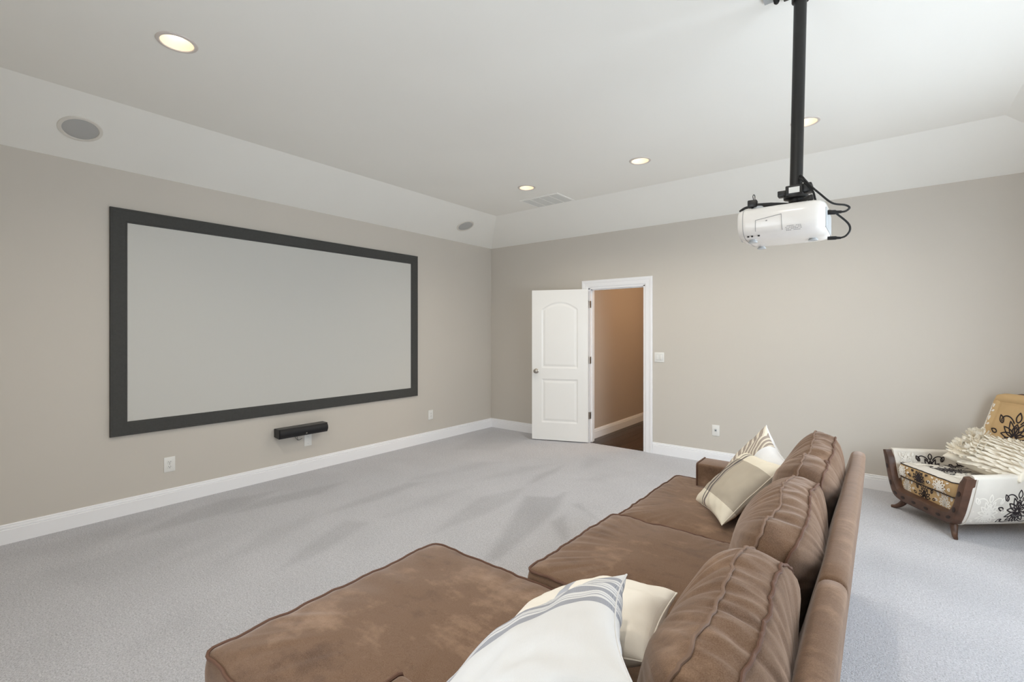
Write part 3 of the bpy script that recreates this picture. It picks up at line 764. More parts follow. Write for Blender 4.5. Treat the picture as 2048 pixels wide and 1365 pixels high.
def cushion(parent, poly, rad, half, bt, bb, mapf, cen=None, n=220, seed=0, wr=.004, wig=.004, puff=.012, p=2.4, q=.62, name='seat_cushion', pipes=(1, -1), pm=None, mat=None, pr=.0055, mat2=None):
    """box cushion: mapf(a, b, h) -> world; outline in (a, b); half = half the boxing; bt, bb = crowns"""
    O = outline(poly, rad, n); c = Vector(cen) if cen else sum(O, Vector((0, 0))) / n
    V = []; F = []; RT, RB, RM = 22, 12, 8
    def nz(x, y, s=0): return noise.noise(Vector((x, y, seed * 7.3 + s)))
    def edge(k, sgn):
        a = 2 * math.pi * k / n; ex, ey = math.cos(a) * 6, math.sin(a) * 6
        return wig * (nz(ex * 1.2, ey * 1.2, sgn) * 1.6 + .7 * nz(ex * 3.2, ey * 3.2, 5 + sgn)), wig * 1.1 * (nz(ex * 1.4, ey * 1.4, 9 + sgn) * 1.5 + .5 * nz(ex * 4, ey * 4, 12))
    rows = []
    def prof(r): return (1 - r ** p) ** q
    for i in range(1, RT + 1): rows.append(('t', i / RT))
    for i in range(1, RM): rows.append(('m', 1 - 2 * i / RM))
    for i in range(RB, 0, -1): rows.append(('b', i / RB))
    E = {s: [edge(k, s) for k in range(n)] for s in (1, -1)}
    nrm = []
    for k in range(n):
        t = (O[(k + 1) % n] - O[k - 1]).normalized(); nrm.append(Vector((t.y, -t.x)))
    V.append(mapf(c.x, c.y, half + bt)); 
    for kind, r in rows:
        for k in range(n):
            if kind == 'm':
                dz, do = E[1][k]; dz2, do2 = E[-1][k]; t = (r + 1) / 2
                o = O[k] + nrm[k] * (do * t + do2 * (1 - t) + puff * (1 - r * r) + wr * 1.5 * nz(O[k].x * 22, O[k].y * 22, r * .6) * (1 - r * r))
                h = (half + dz) * t + (-half + dz2) * (1 - t)
            else:
                sg = 1 if kind == 't' else -1; dz, do = E[sg][k]; B = bt if sg > 0 else bb
                o = c.lerp(O[k] + nrm[k] * do, r)
                w = r ** 6
                h = sg * (half + B * prof(r)) + dz * w
                a = 2 * math.pi * k / n
                h += wr * sg * (nz(o.x * 5, o.y * 5, 3) * 1.6 * (1 - w) + nz(math.cos(a) * 13, math.sin(a) * 13, 4 + r) * 1.3 * sm(r, .45, .85) * (1 - sm(r, .93, 1)))
            V.append(mapf(o.x, o.y, h))
    V.append(mapf(c.x, c.y, -half - bb))
    for k in range(n): F.append((0, 1 + k, 1 + (k + 1) % n))
    for i in range(len(rows) - 1):
        for k in range(n):
            a = 1 + i * n; F.append((a + k, a + n + k, a + n + (k + 1) % n, a + (k + 1) % n))
    last = len(V) - 1; a = 1 + (len(rows) - 1) * n
    for k in range(n): F.append((last, a + (k + 1) % n, a + k))
    bm = bmesh.new(); vv = [bm.verts.new(v) for v in V]; [bm.faces.new([vv[i] for i in f]) for f in F]
    if mat2:
        bm.faces.index_update()
        for f in bm.faces: f.material_index = 1 if RT * n <= f.index < (RT + RM) * n else 0
    ob = put(name, bm, mat or M['suede'], parent, ang=None)
    if mat2: ob.data.materials.append(mat2)
    for s in pipes:
        pts = [mapf(*(O[k] + nrm[k] * (E[s][k][1] + .002)), s * half + E[s][k][0] + s * .0015) for k in range(n)]
        put('piping', tube(pts, pr, 7, closed=True), (pm[0 if s > 0 else 1] if isinstance(pm, tuple) else pm) or M['pipingl'], ob)
    return ob

SB = Vector((3.85, -3.6, 0))
def sofa():
    r = root('sectional_sofa', (4.1, -3.6, 0), 'brown suede sectional sofa with a chaise facing the screen', 'sofa')
    yn, yf, yj = -4.960, -2.25, -3.985
    su = M['suede']
    # back: raked, rounded top; two pieces meeting at the joint
    sec = [(4.575, .06), (4.52, .06), (4.505, .33), (4.565, .62), (4.60, .755), (4.611, .782), (4.628, .792), (4.650, .792), (4.665, .784), (4.672, .765), (4.668, .70), (4.640, .4)]
    sec = [(a, b) for a, b in sec]
    def back(y0, y1, far):
        n = 14; path = [Vector((0, y0 + (y1 - y0) * i / n, 0)) for i in range(n + 1)]
        V, F = [], []
        sec2 = [Vector((a, b, 0)) for a, b in sec]; sec2 = spline(sec2, 3, True); m = len(sec2)
        ends = [(0, .955), (.004, .985), (.014, 1)] ; ys = [y0 + e for e, _ in ends] + [y0 + (y1 - y0) * i / n for i in range(1, n)] + [y1 - e for e, _ in ends[::-1]]
        sc = [q for _, q in ends] + [1] * (n - 1) + [q for _, q in ends[::-1]]
        for y, s in zip(ys, sc):
            for v in sec2:
                z = v.y
                zz = .42 + (z - .42) * s; xx = 4.60 + (v.x - 4.60) * (1 - (1 - s) * .9)
                zz += .003 * noise.noise(Vector((y * 3, v.x * 9, z * 3))) * (1 if z > .5 else 0)
                V.append((xx + .003 * noise.noise(Vector((y * 2.5, z * 4, 3))), y, zz))
        for i in range(len(ys) - 1):
            for k in range(m):
                k2 = (k + 1) % m; F.append((i * m + k, i * m + k2, (i + 1) * m + k2, (i + 1) * m + k))
        F.append(tuple(range(m))[::-1]); F.append(tuple((len(ys) - 1) * m + k for k in range(m)))
        bm = bmesh.new(); vv = [bm.verts.new(v) for v in V]; [bm.faces.new([vv[i] for i in f]) for f in F]
        return put('back_frame', bm, su, r, ang=50)
    back(yj + .002, yf, True); back(yn, yj - .002, False)
    # base rails
    put('base', bx(3.66, 4.54, yj + .004, yf, .07, .335, bev=.012), su, r)
    put('chaise_base', bx(3.115, 4.54, yn + .01, yj - .004, .07, .335, bev=.012), su, r)
    # arms with a piped front panel
    for a0, a1 in ((-2.435, yf), (yn, -4.775)):
        bm = bx(3.812, 4.54, a0, a1, .30, .622, bev=.016, seg=4)
        arm = put('arm', bm, su, r)
        pp = outline([(a0, .30), (a1, .30), (a1, .622), (a0, .622)], .016, 80)
        put('piping', tube([(3.8145, q.x, q.y) for q in pp], .005, 7, closed=True), M['piping'], arm)
    for x, y in ((3.72, yf - .08), (4.48, yf - .08), (3.18, yj - .09), (3.18, yn + .1), (4.48, yn + .1), (4.48, yj)):
        put('foot', bx(x - .03, x + .03, y - .03, y + .03, 0, .075, bev=.004), M['wood'], r)
    # seat cushions (T-shaped at the arms)
    g = .006
    flat = lambda zc, dome=0: (lambda a, b, h: Vector((a, b, zc + h)))
    zc = .398
    cushion(r, [(3.615, -3.20 + g), (4.50, -3.20 + g), (4.50, -2.445), (3.80, -2.445), (3.80, yf + .02), (3.615, yf + .02)], [.03, .05, .05, .02, .03, .05], .06, .035, .005, flat(zc), cen=(3.98, -2.80), seed=1, pm=M['piping'])
    cushion(r, [(3.60, yj + .02), (4.50, yj + .02), (4.50, -3.20 - g), (3.61, -3.20 - g)], [.03, .05, .05, .03], .06, .036, .005, flat(zc + .026), seed=2, pm=M['piping'])
    cushion(r, [(3.085, yn + .003), (3.795, yn + .003), (3.795, -4.768), (4.50, -4.768), (4.50, yj - g), (3.083, yj - g)], [.04, .03, .02, .05, .05, .04], .06, .045, .005, flat(zc), cen=(3.65, -4.42), n=300, seed=3, pm=M['piping'], name='chaise_cushion')
    # loose back cushions: (a along Y, b up the lean, h towards the front)
    def bc(y0, y1, zb, zt, xb, xt, seed, sag, tilt=0):
        yc = (y0 + y1) / 2; hw = (y1 - y0) / 2
        up = Vector((xt - xb, 0, zt - zb)); H = up.length; up.normalize(); nf = Vector((-up.z, 0, up.x))
        base = Vector((xb, yc, zb))
        def mp(a, b, h):
            t = b / H
            dz = sag(a / hw) * t * t
            lean = .02 * t * noise.noise(Vector((a * 3, seed, 0)))
            return base + Vector((tilt * t * 0, a, 0)) + up * b + nf * (h + lean) + Vector((0, 0, dz))
        poly = [(-hw, 0), (hw, 0), (hw * .97, H), (-hw * .97, H)]
        cushion(r, [(a, b) for a, b in poly], [.06, .06, .075, .075], .043, .115, .095, mp, n=260, seed=seed, wr=.0065, wig=.0055, puff=.008, p=2.0, q=.8, name='back_cushion', pr=.0042, pm=(M['pipingl'], M['piping']))
    bc(-3.19, -2.455, .455, .885, 4.415, 4.508, 11, lambda t: .035 * sm(t, .2, 1) - .04 * math.exp(-((t + .15) / .16) ** 2) - .02 * sm(-t, .4, 1))
    bc(-3.985, -3.225, .455, .865, 4.405, 4.503, 12, lambda t: -.02 * t * t + .01)
    bc(-4.77, -4.03, .455, .885, 4.41, 4.512, 13, lambda t: -.05 * sm(t, .5, 1) - .02 * sm(-t, .7, 1))
    return r
sofa()

# ------------------------------------------------------------------ throw pillows
def pillow(name, cen, ex, ey, w, h, T, mat, label, seed, matb=None, pinch=.09, wr=.006, bend=(0, 0), N=56):
    ex, ey = Vector(ex).normalized(), Vector(ey); ey = (ey - ex * ey.dot(ex)).normalized(); nn = ex.cross(ey)
    cen = Vector(cen); V = []; F = []; UV = []; MI = []
    r = root(name, cen, label, 'pillow', 'throw pillows on the sofa')
    def pos(a, b, s):
        ca = a * (1 - pinch * (1 - b * b) * abs(a) ** 4); cb = b * (1 - pinch * (1 - a * a) * abs(b) ** 4)
        x, y = ca * w / 2, cb * h / 2
        d = (max(0, (1 - a * a) * (1 - b * b))) ** .42
        z = s * T * d
        nzv = noise.noise(Vector((a * 1.7, b * 1.7, seed))) * 1.2 + .7 * noise.noise(Vector((a * 4, b * 4, seed + 5)))
        corner = max(0, abs(a) + abs(b) - 1.0)
        rip = math.sin(math.atan2(b, a) * 22 + seed) * corner * (1 - corner) * 1.2
        z += s * wr * (nzv * 1.4 + rip) * min(1, d * 2.5)
        z += bend[0] * (a * a) + bend[1] * (b * b)
        z += .008 * noise.noise(Vector((a * 1.3, b * 1.3, seed + 9)))
        return ex * x + ey * y + nn * z
    for s in (1, -1):
        b0 = len(V)
        for j in range(N + 1):
            for i in range(N + 1):
                # denser towards the edges
                a = math.sin((i / N - .5) * math.pi); b = math.sin((j / N - .5) * math.pi)
                V.append(pos(a, b, s)); UV.append(((a + 1) / 2, (b + 1) / 2))
        for j in range(N):
            for i in range(N):
                q = b0 + j * (N + 1) + i; f = (q, q + 1, q + N + 2, q + N + 1); F.append(f if s > 0 else f[::-1]); MI.append(0 if s > 0 else 1)
    me = bpy.data.meshes.new('cover'); me.from_pydata([tuple(v) for v in V], [], F)
    uvl = me.uv_layers.new(name='UVMap')
    for lp in me.loops: uvl.data[lp.index].uv = UV[lp.vertex_index]
    me.materials.append(mat); me.materials.append(matb or mat)
    me.polygons.foreach_set('material_index', MI); me.polygons.foreach_set('use_smooth', [True] * len(F))
    o = bpy.data.objects.new('cover', me); C.objects.link(o); o.parent = r
    bmx = bmesh.new(); bmx.from_mesh(me); bmesh.ops.remove_doubles(bmx, verts=bmx.verts, dist=1e-5); bmx.to_mesh(me); bmx.free()
    loop = []
    for k in range(4 * N):
        sde, t = divmod(k, N); t = math.sin((t / N - .5) * math.pi)
        a, b = ((t, -1), (1, t), (-t, 1), (-1, -t))[sde]; loop.append(pos(a, b, 0))
    put('seam', tube(loop, .0022, 6, closed=True), matb or mat, r, local=True)
    return r
pillow('throw_pillow', (4.159, -4.79, .756), (.645, .43, .63), (-.42, .892, -.178), .56, .49, .076, M['p_white'],
       'large white pillow with fine grey stripes along one edge, nearest the camera', 3, bend=(-.02, -.01), wr=.010)
pillow('throw_pillow', (4.079, -4.366, .658), (.928, .173, .329), (-.155, .985, -.079), .46, .38, .075, M['p_cream'],
       'cream linen pillow leaning on the back cushion behind the white striped one', 4, bend=(-.02, -.01), pinch=.05)
pillow('throw_pillow', (4.132, -2.806, .64), (.536, -.839, .092), (.578, .444, .685), .44, .42, .07, M['p_tan'],
       'oatmeal pillow with two dark stripes and cream ends on the far seat', 5)
pillow('throw_pillow', (4.165, -2.60, .65), (.405, -.863, -.301), (.582, -.01, .813), .46, .46, .08, M['p_chev'],
       'taupe ticking striped pillow with a white side against the far arm', 6, matb=M['p_back'])

# ------------------------------------------------------------------ armchair
def armchair():
    ca = math.atan2(-.838, .546)
    r = root('armchair', (5.0, -.722, 0), 'vintage low armchair in damask, lit parts coloured cream and shaded parts tan, with dark carved wood frame', 'armchair', rotz=ca)
    P = lambda name, data, mat, parent=r, **k: put(name, data, mat, parent, local=True, **k)
    # U profile in the front plane, right half from bottom centre to the arm top: (x, z)
    half = spline([Vector((0, .082, 0)), Vector((.14, .08, 0)), Vector((.235, .084, 0)), Vector((.30, .112, 0)), Vector((.34, .18, 0)), Vector((.372, .28, 0)), Vector((.398, .375, 0)), Vector((.418, .455, 0))], 6)
    U = [Vector((-v.x, 0, v.y)) for v in half[::-1]] + [Vector((v.x, 0, v.y)) for v in half[1:]]
    nU = len(U)
    def nrm(i):
        a, b = U[max(0, i - 1)], U[min(nU - 1, i + 1)]; t = (b - a).normalized(); return Vector((-t.z, 0, t.x))   # inward
    wid = lambda i: .092 - .024 * sm(U[i].z, .10, .26) - .024 * sm(U[i].z, .38, .455)
    V = []; F = []
    sect = [(0, .0), (.15, -.022), (.5, -.028), (.85, -.022), (1, 0), (1, .035), (0, .035)]
    for i in range(nU):
        n = nrm(i); w = wid(i)
        for a, y in sect: V.append(U[i] + n * (a * w) + Vector((0, y - .012, 0)))
    m = len(sect)
    for i in range(nU - 1):
        for k in range(m): F.append((i * m + k, (i + 1) * m + k, (i + 1) * m + (k + 1) % m, i * m + (k + 1) % m))
    F.append(tuple(range(m))); F.append(tuple((nU - 1) * m + k for k in range(m))[::-1])
    bm = bmesh.new(); vv = [bm.verts.new(v) for v in V]; [bm.faces.new([vv[i] for i in f]) for f in F]
    fr = P('front_frame', bm, M['wood'], ang=35)
    # carved slots along the frame
    L = [0]
    for a, b in zip(U, U[1:]): L.append(L[-1] + (b - a).length)
    for f in (.10, .20, .29, .37, .455, .545, .63, .71, .80, .90):
        s = f * L[-1]; i = max(j for j in range(nU) if L[j] <= s); i = min(i, nU - 2); t = (s - L[i]) / (L[i + 1] - L[i]); c = U[i].lerp(U[i + 1], t) + nrm(i) * (wid(i) * .5)
        T = (U[i + 1] - U[i]).normalized(); N_ = nrm(i); V = [c + Vector((0, -.0415, 0))]; F = []
        for k in range(20):
            an = 2 * math.pi * k / 20; V.append(c + T * (.021 * math.cos(an)) + N_ * (.0105 * math.sin(an)) + Vector((0, -.0408, 0)))
        V += [v + Vector((0, .006, 0)) for v in V[1:]]
        F = [(0, 1 + k, 1 + (k + 1) % 20) for k in range(20)] + [(1 + k, 21 + k, 21 + (k + 1) % 20, 1 + (k + 1) % 20) for k in range(20)]
        P('slot', (V, F), M['slot'], fr)
    # legs: front sabre legs, rear stubs
    for sx in (-1, 1):
        pts = spline([(sx * .225, .03, .115), (sx * .235, .02, .085), (sx * .255, .008, .048), (sx * .285, -.012, .018), (sx * .315, -.028, .008)], 6)
        n = len(pts); rad = [.032 - .020 * (i / (n - 1)) ** .8 for i in range(n)]
        V, F = tube(pts, rad, 12); P('leg', (V, F), M['wood'])
        pts = spline([(sx * .20, .60, .18), (sx * .205, .63, .10), (sx * .22, .67, .008)], 6)
        P('leg', tube(pts, [.028 - .01 * i / 12 for i in range(13)], 10), M['wood'])
    # shell sides: the U extruded backwards, taper towards the back
    dep = .70
    tp = lambda y: 1 - .30 * (max(0, y) / dep) ** 1.2
    def Us(v):     # v 0..1 along right half
        f = v * (len(half) - 1); i = min(int(f), len(half) - 2); p = half[i].lerp(half[i + 1], f - i); return p.x, p.y
    def outer(sx):
        def S(u, v):            # u metres back from the front, v 0..1 up the curve
            x, z = Us(v); bul = .022 * math.sin(math.pi * min(1, max(0, (v - .35) / .65)))
            return Vector((sx * (x * tp(u) + bul * sm(u, 0, .08)), .01 + u, z + .012 * sm(u, .1, dep) * v))
        return S
    for sx in (1, -1):
        S = outer(sx); nu, nv = 26, 40; V = []; F = []
        ring = []
        v0 = .30
        loop = [(v0 + (1 - v0) * k / 24, 0) for k in range(25)]
        rows = []
        for i in range(nu + 1):
            u = dep * i / nu; pts = [S(u, v) for v, _ in loop]
            top = pts[-1]; inn = Vector((-sx, 0, 0)); th = .065
            cap = [top + inn * (th / 2 - th / 2 * math.cos(math.pi * k / 10)) + Vector((0, 0, .022 * math.sin(math.pi * k / 10))) for k in range(1, 10)]
            down = []
            for k in range(12):
                t = k / 11; v = 1 - (1 - .55) * t; p = S(u, v); down.append(p + inn * (th + .012 * math.sin(math.pi * t)))
            down += [S(u, .42) + inn * .05]
            rows.append(pts + cap + down)
        m = len(rows[0])
        for i, rw in enumerate(rows): V += rw
        for i in range(nu):
            for k in range(m - 1): F.append((i * m + k, (i + 1) * m + k, (i + 1) * m + k + 1, i * m + k + 1))
            F.append((i * m + m - 1, (i + 1) * m + m - 1, (i + 1) * m, i * m))
        F.append(tuple(range(m))); F.append(tuple(nu * m + k for k in range(m))[::-1])
        bm = bmesh.new(); vv = [bm.verts.new(v) for v in V]; [bm.faces.new([vv[i] for i in f]) for f in F]
        arm = P('arm', bm, M['fab_lit'], ang=60)
        # gimp edge where fabric meets the wood
        P('gimp', tube([S(.022, .32 + .68 * k / 30) + Vector((sx * .003, 0, 0)) for k in range(31)], .004, 6), M['fab_lit'], arm)
        if sx > 0:
            prints(r, arm, lambda p, q: S(p, .30 + q * 1.62), [((.13, .20, 1.3, 1.4), 'w'), ((.34, .215, 1.5, 1.5), 'k'), ((.58, .2, 1.3, 1.4), 'w')], 1, 'printed_motif', lim=lambda p, q: 0.035 < p < dep - .01 and 0.005 < q < .425)
        else:
            def Si(p, q): return S(p, .60 + q * 1.9) + Vector((-sx * (.065 + .008 + .004 * math.sin(math.pi * min(1, max(0, q * 4)))), 0, 0))
            prints(r, arm, Si, [((.25, .10, 1.3, 1.2), 'k'), ((.08, .14, .8, 1.0), 'w'), ((.47, .12, 1.0, 1.0), 'k')], 1, 'printed_motif', lim=lambda p, q: .03 < p < .66 and .012 < q < .205)
    P('seat_deck', bx(-.245, .245, .03, .66, .10, .255, bev=.015), M['fab_shaded'])
    # front apron below the cushion
    ap = P('apron', bx(-.275, .275, .018, .06, .15, .275, bev=.012, seg=3), M['fab_shaded'])
    prints(r, ap, lambda p, q: Vector((p, .0165, .17 + q)), [((-.03, .02, 1.1, 1.1), 'k'), ((.16, .03, .95, 1.0), 'w'), ((-.21, .04, .8, .9), 'w')], -1, 'printed_motif', lim=lambda p, q: abs(p) < .262 and .005 < q < .095)
    # seat cushion
    def mp(a, b, h):
        return Vector((a, b, .328 + h - .05 * (b - .02)))
    O2 = [(-.275, .0), (.275, .0), (.245, .60), (-.245, .60)]
    sc = cushion_local(r, O2, .045, .052, .03, .004, mp, 31)
    prints(r, sc, lambda p, q: Vector((p, -.0075 - .011 * (1 - ((q - .048) / .048) ** 2), .281 + q)), [((-.045, .035, 1.1, 1.1), 'k'), ((.15, .04, 1.1, 1.1), 'w'), ((-.22, .05, .8, .8), 'w')], -1, 'printed_motif', lim=lambda p, q: abs(p) < .252 and .006 < q < .093)
    def top(p, q):
        e = max(abs(p) / .27, abs(q - .3) / .3); return mp(p, q, .052 + .03 * max(0, 1 - e ** 2.4) ** .62 + .0015)
    prints(r, sc, top, [((.0, .2, 1.5, 1.5), 'k'), ((.17, .14, .7, .9), 'w'), ((-.16, .33, 1.0, .9), 'k'), ((.16, .36, 1.0, .9), 'k'), ((-.17, .1, .7, .8), 'w')], 1, 'printed_motif', lim=lambda p, q: abs(p) < .25 and .02 < q < .45)
    # backrest: reclined panel with a rolled border and a carved top rail
    up = Vector((0, .26, .97)).normalized(); bo = Vector((0, .60, .36)); nb = Vector((0, -up.z, up.y))
    wb = lambda t: .285 - .06 * t
    H = .575
    def B(p, q, d=0): return bo + Vector((p, 0, 0)) + up * q + nb * d
    V = []; F = []; NB = 20
    rows = [(-wb(0), 0)] 
    left = [(-wb(t), t * H) for t in [k / 10 for k in range(10)]] + [(-wb(1) + .0, H - .03), (-wb(1) + .03, H + .005)]
    edge = left + [(-p, q) for p, q in left[::-1]]
    path = [B(p, q, 0) for p, q in edge]
    cen = [B(0, q, 0) for p, q in edge]
    bm = bmesh.new()
    vs1 = [bm.verts.new(B(p, q, .04)) for p, q in edge]; vs2 = [bm.verts.new(B(p, q, -.05)) for p, q in edge]
    bm.faces.new(vs1); bm.faces.new(vs2[::-1])
    for k in range(len(edge)): bm.faces.new([vs1[k], vs1[(k + 1) % len(edge)], vs2[(k + 1) % len(edge)], vs2[k]])
    bk = P('backrest', bm, M['fab_shaded'], ang=30)
    rl = P('backrest_border', tube(spline(path, 3), .05, 14), M['fab_shaded'], bk)
    def Rl(p, q):   # around the left border roll: p angle-ish metres, q along
        t = max(0, min(1, q / H)); return B(-wb(t), q, 0) + (nb * math.cos(p / .05 + .5) + Vector((-1, 0, 0)) * math.sin(p / .05 + .5)) * .0512
    for qq in (.14, .25, .36, .47): prints(r, bk, Rl, [((.005, qq, .45, .85), 'w')], 1, 'printed_motif', lim=lambda p, q: q > .1)
    def Pn(p, q): return B(p, q, .0415 + .012 * max(0, 1 - (p / .22) ** 2))
    V = []; F = []
    for j in range(17):
        for i in range(17):
            t = j / 16; p = -(wb(t) - .05) + 2 * (wb(t) - .05) * i / 16; V.append(Pn(p, .02 + (H - .06) * t) + (Vector((0, 0, 0))))
    for j in range(16):
        for i in range(16): a = j * 17 + i; F.append((a, a + 1, a + 18, a + 17))
    P('back_panel', (V, F), M['fab_shaded'], bk)
    prints(r, bk, lambda p, q: Pn(p, q) + nb * .0015, [((.0, .31, 2.1, 2.1), 'k'), ((-.0, .12, 1.2, 1.1), 'k')], 1, 'printed_motif', lim=lambda p, q: abs(p) < .215 and .05 < q < .53)
    hp = [B(p, H + .055 - .8 * p * p, .0) for p in [-.13 + .26 * k / 12 for k in range(13)]]
    P('crest_handle', tube(hp, [.012] + [.017 + .002 * math.sin(k * 2.1) for k in range(11)] + [.012], 12), M['wood'])
    return r

def motif(sx, sy):
    """damask line drawing as a list of polylines in metres"""
    Ls = []
    def leaf(x, y, ang, L, w):
        pts = []
        for k in range(13):
            t = k / 12; s = math.sin(math.pi * t ** .8) * w; pts.append((t * L, s))
        pts += [(p, -q) for p, q in pts[::-1][1:]]
        c, s = math.cos(ang), math.sin(ang); Ls.append([(x + p * c - q * s, y + p * s + q * c) for p, q in pts])
    def scroll(x, y, ang, L, turn, sgn):
        pts = []; a = ang; px, py = x, y
        for k in range(17):
            pts.append((px, py)); a += sgn * turn / 16 * (.4 + 1.2 * k / 16); st = L / 16 * (1.2 - .8 * k / 16); px += math.cos(a) * st; py += math.sin(a) * st
        Ls.append(pts)
    for s in (1, -1):
        a0 = math.pi / 2
        for an, L in ((.42, .062), (.95, .056), (1.5, .052)):
            leaf(s * .004, -.004, a0 - s * an, L, .010)
        for an, L in ((2.0, .058), (2.5, .062), (2.95, .06)): leaf(s * .005, -.012, a0 - s * an, L, .009)
        scroll(s * .012, .045, a0 - s * .5, .10, 3.6, -s)
        scroll(s * .02, -.06, -a0 + s * .8, .085, 3.4, s)
        leaf(s * .06, .04, a0 - s * .5, .035, .008); leaf(s * .065, -.05, -a0 + s * .7, .03, .008)
        leaf(s * .075, .0, a0 - s * 1.2, .028, .007)
    leaf(0, .0, math.pi / 2, .045, .012); leaf(0, .05, math.pi / 2, .04, .010); leaf(0, -.012, -math.pi / 2, .06, .009)
    leaf(0, .012, math.pi / 2, .022, .005)
    return [[(p * sx, q * sy) for p, q in l] for l in Ls]

def prints(rt, parent, S, items, side, name, lim):
    """flat printed line motifs laid on a fabric surface S(p, q)"""
    bms = []
    for (pc, qc, sx, sy), ink in items:
        bm = bmesh.new(); bms.append((ink, bm)); w = .0034 * (max(sx, .8) ** .4)
        for l in motif(sx * .95, sy * .95):
            prev = None
            for k in range(len(l)):
                p, q = l[k]; a, b = l[max(0, k - 1)], l[min(len(l) - 1, k + 1)]; tx, ty = b[0] - a[0], b[1] - a[1]; d = math.hypot(tx, ty) or 1
                nx, ny = -ty / d * w, tx / d * w; P_, Q_ = pc + p, qc + q
                if not lim(P_, Q_): prev = None; continue
                e = 1e-3; s0 = S(P_, Q_); N = ((S(P_ + e, Q_) - s0).cross(S(P_, Q_ + e) - s0)).normalized()
                if N.length < .5: prev = None; continue
                # pick the side that faces outwards
                off = N * .0012 * side if side else N * 0
                A = bm.verts.new(S(P_ + nx, Q_ + ny) + off); B_ = bm.verts.new(S(P_ - nx, Q_ - ny) + off)
                if prev: bm.faces.new([prev[0], A, B_, prev[1]])
                prev = (A, B_)
    for ink, bm in bms:
        if len(bm.faces): tag(put(name, bm, M['ink'] if ink == 'k' else M['inkw'], parent, local=True, smooth=False), 'black printed damask motif' if ink == 'k' else 'white printed damask motif')
        else: bm.free()

def cushion_local(r, poly, rad, half, bt, bb, mapf, seed):
    z = r.location.copy(); rz = r.rotation_euler.copy()
    r.location = (0, 0, 0)
    o = cushion(r, poly, rad, half, bt, bb, mapf, n=140, seed=seed, wr=.001, wig=.002, mat=M['fab_lit'], pm=M['ink'], pr=.0035, puff=.01, mat2=M['fab_shaded'])  # cushion coloured as lit, its boxing band coloured as shaded
    r.location = z; return o
armchair()

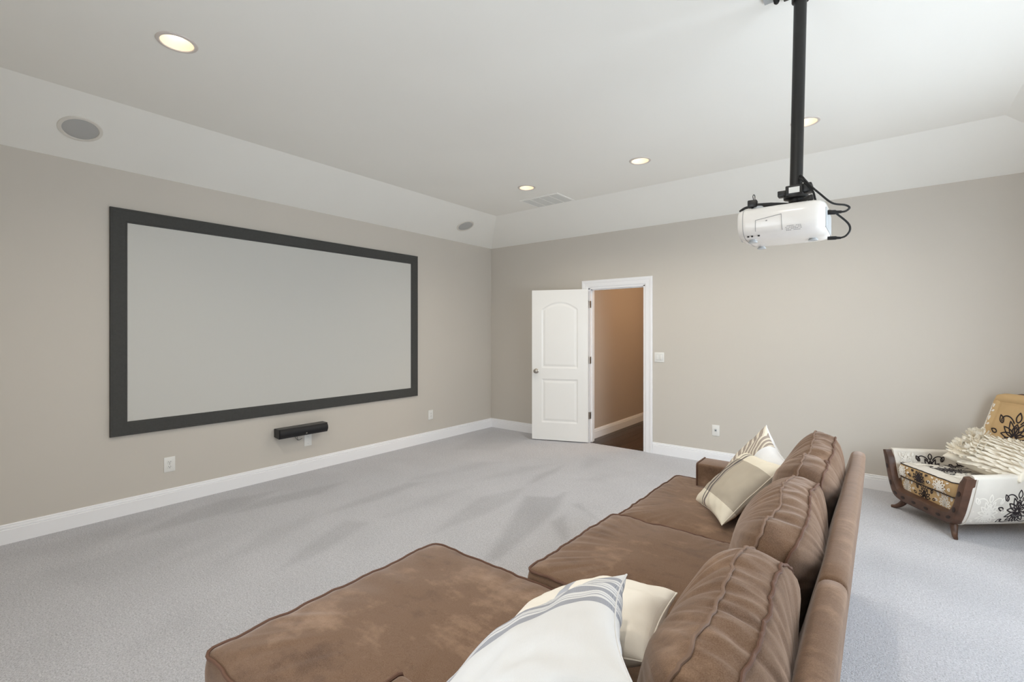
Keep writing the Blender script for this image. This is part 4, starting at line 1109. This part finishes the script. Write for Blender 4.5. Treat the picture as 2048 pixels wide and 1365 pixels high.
# petal pillow on the chair
def petal_pillow():
    r = root('petal_pillow', (5.415, -.59, .525), 'ivory pillow covered in felt petals on the damask armchair', 'pillow')
    ex = Vector((.70, -.62, -.10)).normalized(); up = Vector((-.35, -.28, .80)); n = up.normalized(); ey = n.cross(ex).normalized(); n = ex.cross(ey).normalized()
    w, h, T = .50, .36, .085; N = 30
    def pos(a, b, s):
        d = (max(0, (1 - a * a) * (1 - b * b))) ** .42
        ca = a * (1 - .08 * (1 - b * b) * abs(a) ** 4); cb = b * (1 - .08 * (1 - a * a) * abs(b) ** 4)
        return ex * (ca * w / 2) + ey * (cb * h / 2) + n * (s * T * d + .03 * a * a)
    V = []; F = []
    for s in (1, -1):
        b0 = len(V)
        for j in range(N + 1):
            for i in range(N + 1): V.append(pos(math.sin((i / N - .5) * math.pi), math.sin((j / N - .5) * math.pi), s))
        for j in range(N):
            for i in range(N):
                q = b0 + j * (N + 1) + i; f = (q, q + 1, q + N + 2, q + N + 1); F.append(f if s > 0 else f[::-1])
    bm = bmesh.new(); vv = [bm.verts.new(v) for v in V]; [bm.faces.new([vv[i] for i in f]) for f in F]; bmesh.ops.remove_doubles(bm, verts=bm.verts, dist=1e-5)
    put('cover', bm, M['petal'], r, local=True, ang=None)
    # petal mesh: cupped leaf lying along +X, rooted at the origin
    def petal_mesh(L, wd, cup, curl):
        V = []; F = []
        for i in range(6):
            t = i / 5; hw = wd * math.sin(math.pi * min(1, .12 + .80 * t)) ** .8
            for k in (-1, -.5, 0, .5, 1): V.append((t * L, k * hw, curl * t * t + cup * abs(k) ** 2 * (.3 + t)))
        for i in range(5):
            for k in range(4): a = i * 5 + k; F.append((a, a + 1, a + 6, a + 5))
        me = bpy.data.meshes.new('petal'); me.from_pydata(V, [], F); me.materials.append(M['petal'])
        me.polygons.foreach_set('use_smooth', [True] * len(F)); return me
    mm = [petal_mesh(.05, .018, .008, .018), petal_mesh(.042, .016, .006, .010), petal_mesh(.06, .012, .003, .006)]
    rnd = random.Random(5)
    def add(me, p, dirv, nv, sc):
        X = dirv.normalized(); Z = (nv - X * nv.dot(X)).normalized(); Y = Z.cross(X)
        o = bpy.data.objects.new('petal', me); C.objects.link(o); o.parent = r
        o.matrix_local = Matrix.Translation(p) @ Matrix((X, Y, Z)).transposed().to_4x4() @ Matrix.Scale(sc, 4)
    def nrm(a, b):
        e = .02; p = pos(a, b, 1); return (pos(min(.99, a + e), b, 1) - p).cross(pos(a, min(.99, b + e), 1) - p).normalized()
    # big flower at the left end: rings of petals
    for (fa, fb, rings) in ((-.62, -.30, ((5, .012, 75), (9, .03, 50), (13, .055, 30), (17, .085, 14))), (-.80, .62, ((5, .01, 70), (9, .03, 45), (12, .05, 20)))):
        for cnt, rad, tilt in rings:
            for k in range(cnt):
                an = 2 * math.pi * (k + rnd.random() * .4) / cnt + rad * 30
                a = max(-.97, min(.97, fa + math.cos(an) * rad / (w / 2))); b = max(-.97, min(.97, fb + math.sin(an) * rad / (h / 2)))
                p = pos(a, b, 1); nv = nrm(a, b); d = ex * math.cos(an) + ey * math.sin(an); t = R(tilt + rnd.uniform(-8, 8))
                add(mm[0 if rad > .02 else 1], p - nv * .003, d * math.cos(t) + nv * math.sin(t), nv * math.cos(t) - d * math.sin(t), rnd.uniform(.8, 1.1))
    # rows of long flat petals over the rest, a ruffle of round ones at the top right
    for j in range(11):
        for i in range(13):
            a = -.30 + 1.22 * i / 12 + rnd.uniform(-.03, .03); b = -.92 + 1.84 * j / 10 + rnd.uniform(-.04, .04)
            if abs(a) > .96 or abs(b) > .96: continue
            p = pos(a, b, 1); nv = nrm(a, b); d = -ex * .9 - ey * .25 + ex * rnd.uniform(-.15, .15); d = (d - nv * d.dot(nv)).normalized(); t = R(rnd.uniform(8, 20))
            add(mm[2], p - nv * .002, d * math.cos(t) + nv * math.sin(t), nv * math.cos(t) - d * math.sin(t), rnd.uniform(.9, 1.2))
    for k in range(16):
        a = -.1 + .95 * k / 15; b = .90 + rnd.uniform(-.05, .05); p = pos(a, b, 1); nv = nrm(a, b); d = ey * .6 + nv * .8 + ex * rnd.uniform(-.3, .3)
        add(mm[1], p - nv * .004, d, -ey + nv * .4, rnd.uniform(.8, 1.1))
petal_pillow()
for o in bpy.data.objects:
    if 'L' in o.keys(): del o['L']
